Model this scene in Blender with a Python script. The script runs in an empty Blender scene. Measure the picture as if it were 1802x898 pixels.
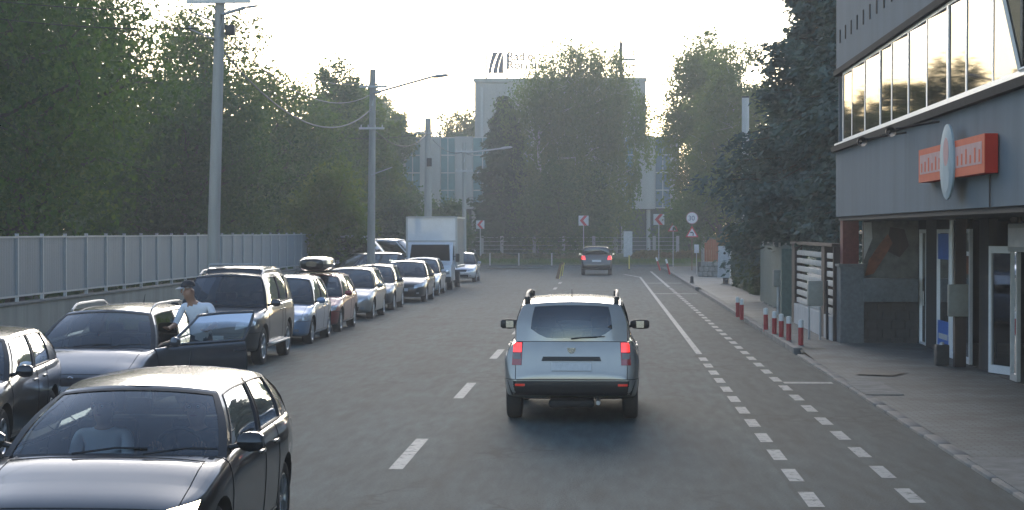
import bpy, bmesh, math, random
import numpy as np
from mathutils import Vector, Matrix
from mathutils.bvhtree import BVHTree
PI = math.pi
R_ = math.radians
S = bpy.context.scene
COL = S.collection

# ------------------------------------------------------------------ camera, sky, sun, exposure
FPX, VX, VY, CH = 3300.0, 1065.0, 408.0, 2.5         # focal length and vanishing point in photo pixels, eye height
cam_d = bpy.data.cameras.new('camera')
cam_d.sensor_width = 36.0
cam_d.lens = FPX / 1802.0 * 36.0
cam_d.clip_end = 5000
cam = bpy.data.objects.new('camera', cam_d)
COL.objects.link(cam)
cam.location = (0, 0, CH)
cam.rotation_euler = (PI/2 - math.atan((449-VY)/FPX), 0, math.atan((VX-901)/FPX))
S.camera = cam
SUN_EL, SUN_AZ = R_(17), R_(-6)                     # azimuth from +Y, negative = left
wd = bpy.data.worlds.new('World'); S.world = wd; wd.use_nodes = True
nt = wd.node_tree; nt.nodes.clear()
sky = nt.nodes.new('ShaderNodeTexSky'); sky.sky_type = 'NISHITA'; sky.sun_disc = False
sky.sun_elevation = SUN_EL; sky.sun_rotation = SUN_AZ
sky.air_density = .85; sky.dust_density = .6; sky.ozone_density = .3
bgn = nt.nodes.new('ShaderNodeBackground'); bgn.inputs[1].default_value = 0.15
out = nt.nodes.new('ShaderNodeOutputWorld')
nt.links.new(sky.outputs[0], bgn.inputs[0]); nt.links.new(bgn.outputs[0], out.inputs[0])
sun_d = bpy.data.lights.new('sun', 'SUN'); sun_d.energy = 0.5; sun_d.angle = R_(25); sun_d.color = (1, .95, .87)
sun = bpy.data.objects.new('sun', sun_d); COL.objects.link(sun)
sv = Vector((math.sin(SUN_AZ)*math.cos(SUN_EL), math.cos(SUN_AZ)*math.cos(SUN_EL), math.sin(SUN_EL)))
sun.rotation_euler = sv.to_track_quat('Z', 'Y').to_euler()
S.view_settings.view_transform = 'Standard'; S.view_settings.look = 'None'
S.view_settings.exposure = 1.32; S.view_settings.gamma = 1.0
S.render.engine = 'CYCLES'
S.cycles.use_denoising = True
S.cycles.max_bounces = 6; S.cycles.diffuse_bounces = 3; S.cycles.glossy_bounces = 3
S.cycles.transparent_max_bounces = 24; S.cycles.volume_bounces = 1

# ------------------------------------------------------------------ materials
def _nodes(name):
    m = bpy.data.materials.new(name); m.use_nodes = True
    n = m.node_tree.nodes; n.clear()
    o = n.new('ShaderNodeOutputMaterial')
    return m, n, m.node_tree.links, o

def M(name, col, rough=.6, metal=0.0, var=.12, scale=6.0, bump=0.0, bscale=60.0, coat=0.0, emit=0.0, ecol=None, spec=.5, streak=False):
    m, n, l, o = _nodes(name)
    p = n.new('ShaderNodeBsdfPrincipled')
    p.inputs['Roughness'].default_value = rough; p.inputs['Metallic'].default_value = metal
    p.inputs['Coat Weight'].default_value = coat; p.inputs['Coat Roughness'].default_value = .04
    p.inputs['Specular IOR Level'].default_value = spec
    c = tuple(col) + (1,)
    tc = n.new('ShaderNodeTexCoord')
    src = tc.outputs['Object']
    if streak:
        mp = n.new('ShaderNodeMapping'); mp.inputs['Scale'].default_value = (1, 1, .12)
        l.new(src, mp.inputs[0]); src = mp.outputs[0]
    if var > 0:
        nz = n.new('ShaderNodeTexNoise'); nz.inputs['Scale'].default_value = scale; nz.inputs['Detail'].default_value = 6
        nz.inputs['Roughness'].default_value = .65
        l.new(src, nz.inputs[0])
        r = n.new('ShaderNodeMapRange'); r.inputs[1].default_value = .3; r.inputs[2].default_value = .7
        r.inputs[3].default_value = 1-var; r.inputs[4].default_value = 1+var
        l.new(nz.outputs[0], r.inputs[0])
        mx = n.new('ShaderNodeVectorMath'); mx.operation = 'SCALE'; mx.inputs[0].default_value = col
        l.new(r.outputs[0], mx.inputs['Scale']); l.new(mx.outputs[0], p.inputs['Base Color'])
    else:
        p.inputs['Base Color'].default_value = c
    if bump > 0:
        nb = n.new('ShaderNodeTexNoise'); nb.inputs['Scale'].default_value = bscale; nb.inputs['Detail'].default_value = 4
        l.new(tc.outputs['Object'], nb.inputs[0])
        b = n.new('ShaderNodeBump'); b.inputs['Strength'].default_value = bump; b.inputs['Distance'].default_value = .02
        l.new(nb.outputs[0], b.inputs['Height']); l.new(b.outputs[0], p.inputs['Normal'])
    if emit > 0:
        p.inputs['Emission Color'].default_value = tuple(ecol or col) + (1,)
        p.inputs['Emission Strength'].default_value = emit
    l.new(p.outputs[0], o.inputs[0])
    return m

def glass(name, tint=(.35, .4, .4), refl=1.35, base=0.03, gcol=(.95, .97, 1)):
    m, n, l, o = _nodes(name)
    t = n.new('ShaderNodeBsdfTransparent'); t.inputs[0].default_value = tuple(tint)+(1,)
    g = n.new('ShaderNodeBsdfGlossy'); g.inputs['Roughness'].default_value = .03; g.inputs[0].default_value = tuple(gcol)+(1,)
    f = n.new('ShaderNodeFresnel'); f.inputs[0].default_value = 1.5
    mm = n.new('ShaderNodeMath'); mm.operation = 'MULTIPLY_ADD'; mm.inputs[1].default_value = refl; mm.inputs[2].default_value = base; mm.use_clamp = True
    l.new(f.outputs[0], mm.inputs[0])
    mx = n.new('ShaderNodeMixShader'); l.new(mm.outputs[0], mx.inputs[0]); l.new(t.outputs[0], mx.inputs[1]); l.new(g.outputs[0], mx.inputs[2])
    l.new(mx.outputs[0], o.inputs[0])
    return m

def leafmat(name, c1, c2, c3, trans=.3, rough=.6, spec=.2):
    m, n, l, o = _nodes(name)
    a = n.new('ShaderNodeAttribute'); a.attribute_name = 'tint'
    r = n.new('ShaderNodeValToRGB'); e = r.color_ramp.elements
    e[0].color = tuple(c1)+(1,); e[1].color = tuple(c3)+(1,)
    k = e.new(.55); k.color = tuple(c2)+(1,)
    l.new(a.outputs['Fac'], r.inputs[0])
    d = n.new('ShaderNodeBsdfPrincipled'); d.inputs['Roughness'].default_value = rough; d.inputs['Specular IOR Level'].default_value = spec
    t = n.new('ShaderNodeBsdfTranslucent')
    l.new(r.outputs[0], d.inputs['Base Color'])
    v = n.new('ShaderNodeVectorMath'); v.operation = 'MULTIPLY'; v.inputs[1].default_value = (1.5, 1.5, .7)
    l.new(r.outputs[0], v.inputs[0]); l.new(v.outputs[0], t.inputs[0])
    mx = n.new('ShaderNodeMixShader'); mx.inputs[0].default_value = trans
    l.new(d.outputs[0], mx.inputs[1]); l.new(t.outputs[0], mx.inputs[2]); l.new(mx.outputs[0], o.inputs[0])
    return m

def asphalt(name, col, track=True):
    m, n, l, o = _nodes(name)
    p = n.new('ShaderNodeBsdfPrincipled'); p.inputs['Roughness'].default_value = .85; p.inputs['Specular IOR Level'].default_value = .22
    tc = n.new('ShaderNodeTexCoord')
    def noise(sc, det, mp=None, lo=.3, hi=.7, a=.8, b=1.2):
        src = tc.outputs['Object']
        if mp:
            q = n.new('ShaderNodeMapping'); q.inputs['Scale'].default_value = mp; l.new(src, q.inputs[0]); src = q.outputs[0]
        z = n.new('ShaderNodeTexNoise'); z.inputs['Scale'].default_value = sc; z.inputs['Detail'].default_value = det; l.new(src, z.inputs[0])
        r = n.new('ShaderNodeMapRange'); r.inputs[1].default_value = lo; r.inputs[2].default_value = hi; r.inputs[3].default_value = a; r.inputs[4].default_value = b
        l.new(z.outputs[0], r.inputs[0]); return r.outputs[0], z.outputs[0]
    g, graw = noise(38, 3, None, .3, .7, .72, 1.28)
    b, _ = noise(.55, 5, None, .3, .7, .86, 1.14)
    s, _ = noise(1.0, 4, (1.7, .03, 1), .3, .7, .85, 1.17)
    pt, _ = noise(1.0, 2, (.35, .07, 1), .60, .63, 1.0, .86)
    cur = None
    nz = n.new('ShaderNodeTexNoise'); nz.inputs['Scale'].default_value = 1.3; nz.inputs['Detail'].default_value = 5; l.new(tc.outputs['Object'], nz.inputs[0])
    ad = n.new('ShaderNodeVectorMath'); ad.operation = 'MULTIPLY_ADD'; ad.inputs[1].default_value = (.9, .9, 0); l.new(nz.outputs['Color'], ad.inputs[0])
    mp = n.new('ShaderNodeMapping'); mp.inputs['Scale'].default_value = (.55, .16, 1); l.new(tc.outputs['Object'], mp.inputs[0]); l.new(mp.outputs[0], ad.inputs[2])
    vo = n.new('ShaderNodeTexVoronoi'); vo.feature = 'DISTANCE_TO_EDGE'; vo.inputs['Scale'].default_value = .8; l.new(ad.outputs[0], vo.inputs[0])
    cr = n.new('ShaderNodeMapRange'); cr.inputs[1].default_value = .0; cr.inputs[2].default_value = .022; cr.inputs[3].default_value = .45; cr.inputs[4].default_value = 1.0; l.new(vo.outputs['Distance'], cr.inputs[0])
    ckm, _ = noise(.22, 3, None, .48, .58, 0, 1)
    ck = n.new('ShaderNodeMix'); ck.data_type = 'FLOAT'; ck.inputs[2].default_value = 1.0; l.new(ckm, ck.inputs[0]); l.new(cr.outputs[0], ck.inputs[3])
    sp, _ = noise(1.0, 3, (7, 1.1, 1), .33, .67, .72, 1.28)
    st2, _ = noise(1.0, 5, (2.4, .22, 1), .58, .68, 1.0, .72)
    if not track:     # dirt gathered along the gutter
        sx_ = n.new('ShaderNodeSeparateXYZ'); l.new(tc.outputs['Object'], sx_.inputs[0])
        wv = n.new('ShaderNodeMath'); wv.operation = 'MULTIPLY_ADD'; wv.inputs[1].default_value = .9; l.new(nz.outputs[0], wv.inputs[0]); l.new(sx_.outputs[0], wv.inputs[2])
        gd = n.new('ShaderNodeMapRange'); gd.inputs[1].default_value = 3.45; gd.inputs[2].default_value = 4.05; gd.inputs[3].default_value = 1.0; gd.inputs[4].default_value = .66; l.new(wv.outputs[0], gd.inputs[0])
        g2 = n.new('ShaderNodeMath'); g2.operation = 'MULTIPLY'; l.new(gd.outputs[0], g2.inputs[0]); l.new(sp, g2.inputs[1]); sp = g2.outputs[0]
    spm = n.new('ShaderNodeMath'); spm.operation = 'MULTIPLY'; l.new(sp, spm.inputs[0]); l.new(st2, spm.inputs[1]); sp = spm.outputs[0]
    for q in (g, b, s, pt, ck.outputs[0], sp) if track else (g, b, sp):
        if cur is None: cur = q; continue
        mu = n.new('ShaderNodeMath'); mu.operation = 'MULTIPLY'; l.new(cur, mu.inputs[0]); l.new(q, mu.inputs[1]); cur = mu.outputs[0]
    mx = n.new('ShaderNodeVectorMath'); mx.operation = 'SCALE'; mx.inputs[0].default_value = col
    l.new(cur, mx.inputs['Scale']); l.new(mx.outputs[0], p.inputs['Base Color'])
    bp = n.new('ShaderNodeBump'); bp.inputs['Strength'].default_value = .5; bp.inputs['Distance'].default_value = .01
    l.new(graw, bp.inputs['Height']); l.new(bp.outputs[0], p.inputs['Normal'])
    l.new(p.outputs[0], o.inputs[0])
    return m

def paver(name, col):
    m, n, l, o = _nodes(name)
    p = n.new('ShaderNodeBsdfPrincipled'); p.inputs['Roughness'].default_value = .75
    tc = n.new('ShaderNodeTexCoord')
    br = n.new('ShaderNodeTexBrick'); br.inputs['Scale'].default_value = 1.0
    br.inputs['Brick Width'].default_value = .2; br.inputs['Row Height'].default_value = .1; br.inputs['Mortar Size'].default_value = .011
    br.inputs['Color1'].default_value = tuple(c*.75 for c in col)+(1,); br.inputs['Color2'].default_value = tuple(c*1.28 for c in col)+(1,)
    br.inputs['Mortar'].default_value = tuple(c*.4 for c in col)+(1,)
    l.new(tc.outputs['Object'], br.inputs[0])
    z = n.new('ShaderNodeTexNoise'); z.inputs['Scale'].default_value = 1.1; z.inputs['Detail'].default_value = 8; l.new(tc.outputs['Object'], z.inputs[0])
    r = n.new('ShaderNodeMapRange'); r.inputs[1].default_value = .3; r.inputs[2].default_value = .7; r.inputs[3].default_value = .55; r.inputs[4].default_value = 1.45
    l.new(z.outputs[0], r.inputs[0])
    mx = n.new('ShaderNodeVectorMath'); mx.operation = 'SCALE'; l.new(br.outputs[0], mx.inputs[0]); l.new(r.outputs[0], mx.inputs['Scale'])
    l.new(mx.outputs[0], p.inputs['Base Color'])
    bp = n.new('ShaderNodeBump'); bp.inputs['Strength'].default_value = .4; bp.inputs['Distance'].default_value = .01; bp.invert = True
    l.new(br.outputs['Fac'], bp.inputs['Height']); l.new(bp.outputs[0], p.inputs['Normal'])
    l.new(p.outputs[0], o.inputs[0])
    return m

def worn(name, col):
    m = M(name, col, .7, var=.2, scale=9)
    n, l = m.node_tree.nodes, m.node_tree.links
    p = [k for k in n if k.type == 'BSDF_PRINCIPLED'][0]; o = [k for k in n if k.type == 'OUTPUT_MATERIAL'][0]
    ge = n.new('ShaderNodeNewGeometry'); z = n.new('ShaderNodeTexNoise'); z.inputs['Scale'].default_value = 7; z.inputs['Detail'].default_value = 9; z.inputs['Roughness'].default_value = .8
    l.new(ge.outputs['Position'], z.inputs[0])
    r = n.new('ShaderNodeMapRange'); r.inputs[1].default_value = .52; r.inputs[2].default_value = .66; r.inputs[3].default_value = .12; r.inputs[4].default_value = .85
    l.new(z.outputs[0], r.inputs[0])
    t = n.new('ShaderNodeBsdfTransparent'); x = n.new('ShaderNodeMixShader')
    l.new(r.outputs[0], x.inputs[0]); l.new(p.outputs[0], x.inputs[1]); l.new(t.outputs[0], x.inputs[2]); l.new(x.outputs[0], o.inputs[0])
    return m

def paint(name, col, metal=.35, rough=.32):
    return M(name, col, rough, metal, var=.06, scale=3, coat=1.0)

MT = {
 'asphalt': asphalt('asphalt', (.039, .061, .063)),
 'bikelane': asphalt('bike_lane_asphalt', (.031, .048, .051)),
 'paver': paver('concrete_paver', (.059, .077, .080)),
 'farpave': M('pavement_concrete', (.12, .125, .12), .8, var=.2, scale=2.5, bump=.3),
 'kerb': M('kerb_concrete', (.115, .12, .118), .8, var=.22, scale=5, bump=.3),
 'slab': M('concrete_slab', (.125, .13, .125), .85, var=.4, scale=4, bump=.4),
 'line': worn('road_paint', (.28, .30, .295)),
 'soil': M('soil_ground', (.09, .085, .06), .9, var=.3, scale=.6, bump=.4),
 'grass': M('grass_ground', (.075, .10, .03), .9, var=.35, scale=2, bump=.6),
 'dark': M('black_plastic', (.014, .014, .016), .5, var=.1),
 'rubber': M('tyre_rubber', (.018, .018, .019), .75, var=.2, scale=20),
 'seam': M('seam_gap', (.006, .006, .007), .8, var=0),
 'under': M('underbody', (.012, .012, .012), .8, var=.2),
 'rim': M('alloy_rim', (.42, .43, .45), .3, .85, var=.08),
 'rimd': M('dark_rim', (.07, .07, .075), .4, .6, var=.08),
 'chrome': M('chrome', (.75, .76, .78), .12, 1.0, var=.03),
 'grille': M('grille_black', (.012, .012, .013), .35, var=.1),
 'lampclear': M('lamp_clear', (.55, .57, .6), .08, .5, var=.15, scale=25, coat=1),
 'lampsmoke': M('lamp_smoked_lens', (.22, .20, .21), .3, 0, var=.15, scale=25),
 'lampamber': M('lamp_amber', (.5, .2, .04), .15, 0, var=.1, coat=1),
 'lampred': M('lamp_red', (.35, .012, .012), .12, 0, var=.1, scale=30, coat=1),
 'lampredlit': M('lamp_red_lit', (.5, .02, .02), .15, 0, var=.1, emit=.8, ecol=(1, .035, .03), coat=1),
 'reflredglow': M('red_reflector_glow', (.5, .03, .02), .2, 0, var=.1, emit=.06, ecol=(1, .06, .04), coat=1),  # passive reflector, no lamp: a faint red glow is put into its colour
 'headlit': M('headlight_lit', (.9, .85, .75), .1, 0, var=0, emit=6, ecol=(1, .78, .52)),
 'plate': M('number_plate', (.55, .57, .6), .45, var=.1, scale=20),
 'seat': M('seat_fabric', (.035, .036, .04), .85, var=.15),
 'seatl': M('seat_fabric_light', (.12, .125, .13), .85, var=.15),
 'glass': glass('car_glass', (.42, .47, .47)),
 'glassc': glass('clear_glass', (.66, .72, .70), refl=1.2),
 'glassd': glass('tinted_glass', (.12, .13, .14)),
 'winglass': glass('office_glass', (.10, .12, .14), refl=.8, base=.04, gcol=(.27, .258, .235)),
 'shopglass': glass('shop_glass', (.30, .36, .42), refl=1.0, base=.02),
 'conc': M('pole_concrete', (.34, .33, .305), .95, spec=.15,  var=.18, scale=4, bump=.25, streak=True),
 'steel': M('galvanised_steel', (.40, .41, .42), .45, .6, var=.12),
 'cable': M('cable_black', (.02, .02, .02), .7, var=0),
 'cablel': M('cable_grey', (.16, .16, .17), .7, var=0),
 'render': M('blue_grey_render', (.125, .155, .178), .95, spec=.15,  var=.13, scale=1.2, bump=.15, bscale=90, streak=True),
 'trim': M('dark_trim', (.035, .035, .035), .95, spec=.05,  var=.15),
 'upvc': M('white_upvc', (.70, .71, .72), .4, var=.06),
 'greyframe': M('grey_frame', (.36, .37, .36), .5, var=.12),
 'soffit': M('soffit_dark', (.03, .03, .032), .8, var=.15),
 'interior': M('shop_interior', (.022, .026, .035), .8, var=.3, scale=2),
 'bluefoil': M('blue_foil', (.035, .15, .50), .4, var=.15, scale=4),
 'orange': M('orange_acrylic', (.52, .09, .042), .7, spec=.1,  var=.06),
 'redside': M('red_sign_side', (.45, .03, .018), .7, spec=.1,  var=.08),
 'signpale': M('pale_sign_face', (.42, .25, .25), .7, spec=.1,  var=.1, scale=6),
 'signwhite': M('sign_white', (.52, .52, .53), .45, var=.06),
 'signred': M('sign_red', (.50, .03, .035), .4, var=.08),
 'signedge': M('sign_faded_red', (.40, .20, .21), .6, var=.15),
 'signgrey': M('sign_grey_print', (.16, .17, .22), .6, var=.1),
 'signblack': M('sign_black', (.02, .02, .025), .5, var=.05),
 'signback': M('sign_back', (.25, .26, .27), .5, .5, var=.1),
 'disc': M('pale_disc', (.27, .34, .37), .7, spec=.1,  var=.12, scale=5),
 'brickred': M('red_brick_column', (.13, .035, .028), .85, var=.25, scale=12),
 'darkstone': M('dark_stone', (.035, .037, .037), .7, var=.3, scale=8, bump=.3),
 'greystone': M('grey_stone_block', (.11, .125, .13), .85, var=.25, scale=12, bump=.5),
 'mural': M('mural_board', (.10, .10, .09), .7, var=.55, scale=3.5),
 'muralo': M('mural_orange', (.19, .065, .028), .7, var=.5, scale=5),
 'fencepanel': M('fence_sheet', (.14, .175, .208), .55, .15, var=.10, scale=3, streak=True),
 'fencepost': M('fence_post_paint', (.29, .32, .345), .5, .2, var=.10),
 'wallconc': M('boundary_wall_concrete', (.25, .245, .22), .9, var=.25, scale=1.6, bump=.35, streak=True),
 'brownwood': M('dark_brown_wood', (.035, .022, .018), .7, var=.3, scale=8, streak=True),
 'slatpale': M('pale_slat', (.46, .45, .42), .7, var=.15, scale=6),
 'wallwhite': M('whitewashed_wall', (.42, .43, .43), .85, var=.18, scale=3, bump=.2, streak=True),
 'greenmesh': M('green_mesh_cloth', (.075, .12, .108), .8, var=.25, scale=8),
 'cabgrey': M('cabinet_grey', (.23, .235, .21), .6, var=.15),
 'cabwhite': M('cabinet_white', (.50, .52, .54), .6, var=.15),
 'bolred': M('bollard_red', (.36, .02, .025), .5, var=.15),
 'bolwhite': M('bollard_white', (.62, .62, .60), .5, var=.15),
 'yellow': M('yellow_post', (.50, .42, .10), .5, var=.15),
 'brownpost': M('brown_delineator', (.16, .09, .05), .6, var=.2),
 'bconc': M('panel_concrete', (.32, .32, .30), .85, var=.12, scale=.8, streak=True),
 'bteal': M('teal_glazing', (.08, .19, .195), .35, var=.15, scale=1),
 'bblue': M('blue_glazing', (.07, .13, .17), .3, var=.15, scale=1),
 'bdark': M('dark_groundfloor', (.035, .045, .045), .4, var=.25, scale=1),
 'bark': M('bark', (.06, .05, .04), .9, var=.3, scale=6, bump=.5, streak=True),
 'birchbark': M('birch_bark', (.30, .29, .26), .85, var=.45, scale=5),
 'logo': M('logo_navy', (.045, .06, .10), .5, var=.05),
 'logotext': M('logo_text_grey', (.11, .11, .13), .5, var=.03),
 'skin': M('skin', (.33, .18, .12), .55, var=.08),
 'shirt': M('white_shirt', (.68, .72, .80), .85, var=.08, scale=4),
 'shirtd': M('dark_jacket', (.03, .032, .04), .85, var=.1),
 'jeans': M('blue_jeans', (.04, .06, .12), .85, var=.15),
 'cap': M('dark_cap', (.03, .03, .035), .8, var=.1),
 'capbrim': M('grey_cap_brim', (.30, .31, .34), .7, var=.1),
 'hair': M('brown_hair', (.03, .02, .014), .7, var=.2),
 'lips': M('lips', (.28, .09, .08), .5, var=0),
 'eyew': M('eye_white', (.6, .6, .58), .2, var=0),
 'shoe': M('black_shoe', (.015, .015, .016), .6, var=.1),
 'fruitwood': M('orange_boards', (.27, .085, .035), .7, var=.2, scale=5, streak=True),
 'stonewall': M('rough_stone_wall', (.20, .20, .19), .9, var=.4, scale=5, bump=.6),
 'hedge': leafmat('hedge_leaf', (.022, .042, .016), (.036, .066, .022), (.06, .09, .03), .2),
 'leafA': leafmat('leaf_oak_green', (.036, .075, .022), (.066, .120, .032), (.112, .150, .040), .50),
 'leafB': leafmat('leaf_dark_green', (.028, .062, .024), (.052, .102, .034), (.085, .128, .040), .48),
 'leafY': leafmat('leaf_yellow_green', (.056, .095, .024), (.092, .135, .034), (.140, .155, .044), .50),
 'birch': leafmat('leaf_birch', (.066, .110, .030), (.100, .148, .040), (.140, .165, .05), .58),
 'needle': leafmat('blue_spruce_needle', (.048, .078, .074), (.078, .118, .112), (.115, .155, .146), .1, .85, .1),
 'needleg': leafmat('green_spruce_needle', (.026, .048, .024), (.044, .074, .032), (.065, .095, .04), .1, .8, .1),
 'autumn': leafmat('leaf_autumn', (.10, .06, .02), (.16, .12, .04), (.12, .14, .04), .25),
 'flower': leafmat('flower_bed', (.06, .08, .03), (.14, .13, .05), (.20, .12, .13), .2),
}
for k, c, mt in (('black', (.010, .011, .013), .2), ('charcoal', (.022, .024, .028), .3), ('darkgrey', (.045, .048, .055), .4), ('silver', (.32, .312, .297), .45), ('lightsilver', (.46, .48, .52), .5),
             ('paleblue', (.20, .30, .45), .35), ('red', (.26, .035, .03), .25), ('graphite', (.07, .075, .085), .45), ('navy', (.020, .023, .032), .25), ('white', (.62, .64, .68), .0),
             ('brown', (.06, .05, .045), .35)):
    MT['p_'+k] = paint('paint_'+k, c, mt)

# ------------------------------------------------------------------ object helpers
def link(o, parent=None):
    COL.objects.link(o)
    if parent is not None: o.parent = parent
    return o
def tag(o, label=None, cat=None, group=None, kind=None):
    if label: o['label'] = label
    if cat: o['category'] = cat
    if group: o['group'] = group
    if kind: o['kind'] = kind
    return o
def empty(name, loc=(0, 0, 0), rz=0, label=None, cat=None, group=None):
    o = bpy.data.objects.new(name, None); o.empty_display_size = .2
    o.location = loc; o.rotation_euler = (0, 0, rz); link(o)
    return tag(o, label, cat, group)
def copy_tree(o, parent=None, depth=0):
    c = o.copy(); COL.objects.link(c)
    if parent is not None:
        c.parent = parent
    for ch in list(o.children): copy_tree(ch, c, depth+1)
    return c

class MB:
    """collects shapes; build() links them as ONE mesh object"""
    def __init__(s): s.v = []; s.f = []; s.m = []; s.mats = []; s.sm = []
    def mi(s, mat):
        mat = MT[mat] if isinstance(mat, str) else mat
        if mat not in s.mats: s.mats.append(mat)
        return s.mats.index(mat)
    def add(s, vs, fs, mat, smooth=False):
        b = len(s.v); i = s.mi(mat)
        s.v += [tuple(p) for p in vs]; s.f += [tuple(b+k for k in f) for f in fs]
        s.m += [i]*len(fs); s.sm += [smooth]*len(fs)
        return s
    def box(s, lo, hi, mat, rz=0, c=None, bev=0):
        x0, y0, z0 = lo; x1, y1, z1 = hi
        if bev > 0:
            return s.rbox(lo, hi, mat, bev)
        vs = [(x0, y0, z0), (x1, y0, z0), (x1, y1, z0), (x0, y1, z0), (x0, y0, z1), (x1, y0, z1), (x1, y1, z1), (x0, y1, z1)]
        if rz:
            cx, cy = c if c else ((x0+x1)/2, (y0+y1)/2); ca, sa = math.cos(rz), math.sin(rz)
            vs = [(cx+(x-cx)*ca-(y-cy)*sa, cy+(x-cx)*sa+(y-cy)*ca, z) for x, y, z in vs]
        return s.add(vs, [(0, 3, 2, 1), (4, 5, 6, 7), (0, 1, 5, 4), (1, 2, 6, 5), (2, 3, 7, 6), (3, 0, 4, 7)], mat)
    def rbox(s, lo, hi, mat, b):
        bm = bmesh.new()
        bmesh.ops.create_cube(bm, size=1)
        for v in bm.verts:
            v.co = Vector([(lo[k]+hi[k])/2 + v.co[k]*(hi[k]-lo[k]) for k in range(3)])
        bmesh.ops.bevel(bm, geom=list(bm.edges), offset=b, segments=2, affect='EDGES', profile=.5)
        bm.verts.index_update()
        s.add([v.co[:] for v in bm.verts], [[v.index for v in f.verts] for f in bm.faces], mat, True)
        bm.free(); return s
    def tube(s, pts, rad, mat, n=8, caps=True, smooth=True):
        pts = [Vector(p) for p in pts]
        rad = rad if isinstance(rad, (list, tuple)) else [rad]*len(pts)
        vs, fs = [], []
        up = Vector((0, 0, 1))
        for i, p in enumerate(pts):
            d = (pts[min(i+1, len(pts)-1)] - pts[max(i-1, 0)])
            d = d.normalized() if d.length > 1e-9 else Vector((0, 0, 1))
            a = d.cross(up if abs(d.z) < .95 else Vector((1, 0, 0))).normalized(); b = d.cross(a)
            for k in range(n):
                t = 2*PI*k/n
                vs.append(p + a*math.cos(t)*rad[i] + b*math.sin(t)*rad[i])
        for i in range(len(pts)-1):
            for k in range(n):
                fs.append((i*n+k, i*n+(k+1) % n, (i+1)*n+(k+1) % n, (i+1)*n+k))
        if caps:
            fs.append(tuple(range(n))[::-1]); fs.append(tuple(range((len(pts)-1)*n, len(pts)*n)))
        return s.add(vs, fs, mat, smooth)
    def lathe(s, prof, mat, n=20, axis='z', c=(0, 0, 0), smooth=True):
        vs, fs = [], []
        for r, h in prof:
            for k in range(n):
                t = 2*PI*k/n
                q = (r*math.cos(t), r*math.sin(t), h)
                if axis == 'x': q = (h, q[0], q[1])
                elif axis == 'y': q = (q[0], h, q[1])
                vs.append((q[0]+c[0], q[1]+c[1], q[2]+c[2]))
        m = len(prof)
        for i in range(m-1):
            for k in range(n):
                fs.append((i*n+k, i*n+(k+1) % n, (i+1)*n+(k+1) % n, (i+1)*n+k))
        return s.add(vs, fs, mat, smooth)
    def prism(s, poly, ax, lo, hi, mat):
        """poly of 2-D points extruded along axis ax ('x','y','z')"""
        n = len(poly); vs = []
        for h in (lo, hi):
            for a, b in poly:
                vs.append({'x': (h, a, b), 'y': (a, h, b), 'z': (a, b, h)}[ax])
        fs = [tuple(range(n))[::-1], tuple(range(n, 2*n))] + [(k, (k+1) % n, n+(k+1) % n, n+k) for k in range(n)]
        return s.add(vs, fs, mat)
    def grid(s, P, mat, smooth=True):
        """P[i][j] points"""
        n, m = len(P), len(P[0])
        return s.add([p for r in P for p in r], [(i*m+j, i*m+j+1, (i+1)*m+j+1, (i+1)*m+j) for i in range(n-1) for j in range(m-1)], mat, smooth)
    def build(s, name, parent=None, sharp=35):
        me = bpy.data.meshes.new(name)
        me.from_pydata(s.v, [], s.f)
        for m in s.mats: me.materials.append(m)
        if s.m:
            me.polygons.foreach_set('material_index', s.m); me.polygons.foreach_set('use_smooth', s.sm)
        me.update()
        if any(s.sm):
            try: me.set_sharp_from_angle(angle=R_(sharp))
            except Exception: pass
        return link(bpy.data.objects.new(name, me), parent)

def at(px, py, y):
    """world point that the photo shows at pixel px,py at distance y along the road"""
    return Vector(((px-VX)/FPX*y, y, CH-(py-VY)/FPX*y))
def hz(x):
    """height of the ground across the street (crowned road, raised verge on the left)"""
    if x > -3.5: return 0.0
    if x > -8.6: return -.1*(x+3.5)/(-5.1)
    return .02

# ------------------------------------------------------------------ setting: ground, road, pavements, markings
def sheet(name, xs, ys, mat, zf, kind='structure'):
    mb = MB(); mb.grid([[(x, y, zf(x)) for x in xs] for y in ys], mat, True)
    o = mb.build(name); o['kind'] = kind; return o
sheet('ground', [-400, -60, 60, 400], [-60, 0, 300, 1500], 'soil', lambda x: -.25)
ysr = [-20, 10, 30, 50, 70, 90, 110, 128]
sheet('road', [-8.6, -7.5, -6.5, -5.5, -4.5, -3.5, 0, 1.8], ysr, 'asphalt', lambda x: hz(x))
sheet('bike_lane', [1.8, 2.9, 3.86], ysr, 'bikelane', lambda x: .0)
# the bend at the far end: the carriageway turns left
mb = MB(); mb.add([(-90, 128, -.004), (3.86, 128, 0), (4.6, 131, 0), (3.4, 134.5, 0), (-2, 136.2, 0), (-90, 137, -.004)], [(0, 1, 2, 3, 4, 5)], 'asphalt')
mb.build('bend_road')['kind'] = 'structure'
# left verge: kerb, pavement strip, grass
def strip(name, x0, x1, y0, y1, z0, z1, mat):
    mb = MB(); mb.box((x0, y0, z0), (x1, y1, z1), mat); o = mb.build(name); o['kind'] = 'structure'; return o
strip('left_kerb', -8.75, -8.6, -20, 127.9, -.3, .03, 'kerb')
strip('left_pavement', -10.6, -8.754, -20, 127.9, -.3, .02, 'farpave')
strip('grass_verge', -13.05, -10.604, -20, 127.9, -.3, .08, 'grass')
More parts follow.
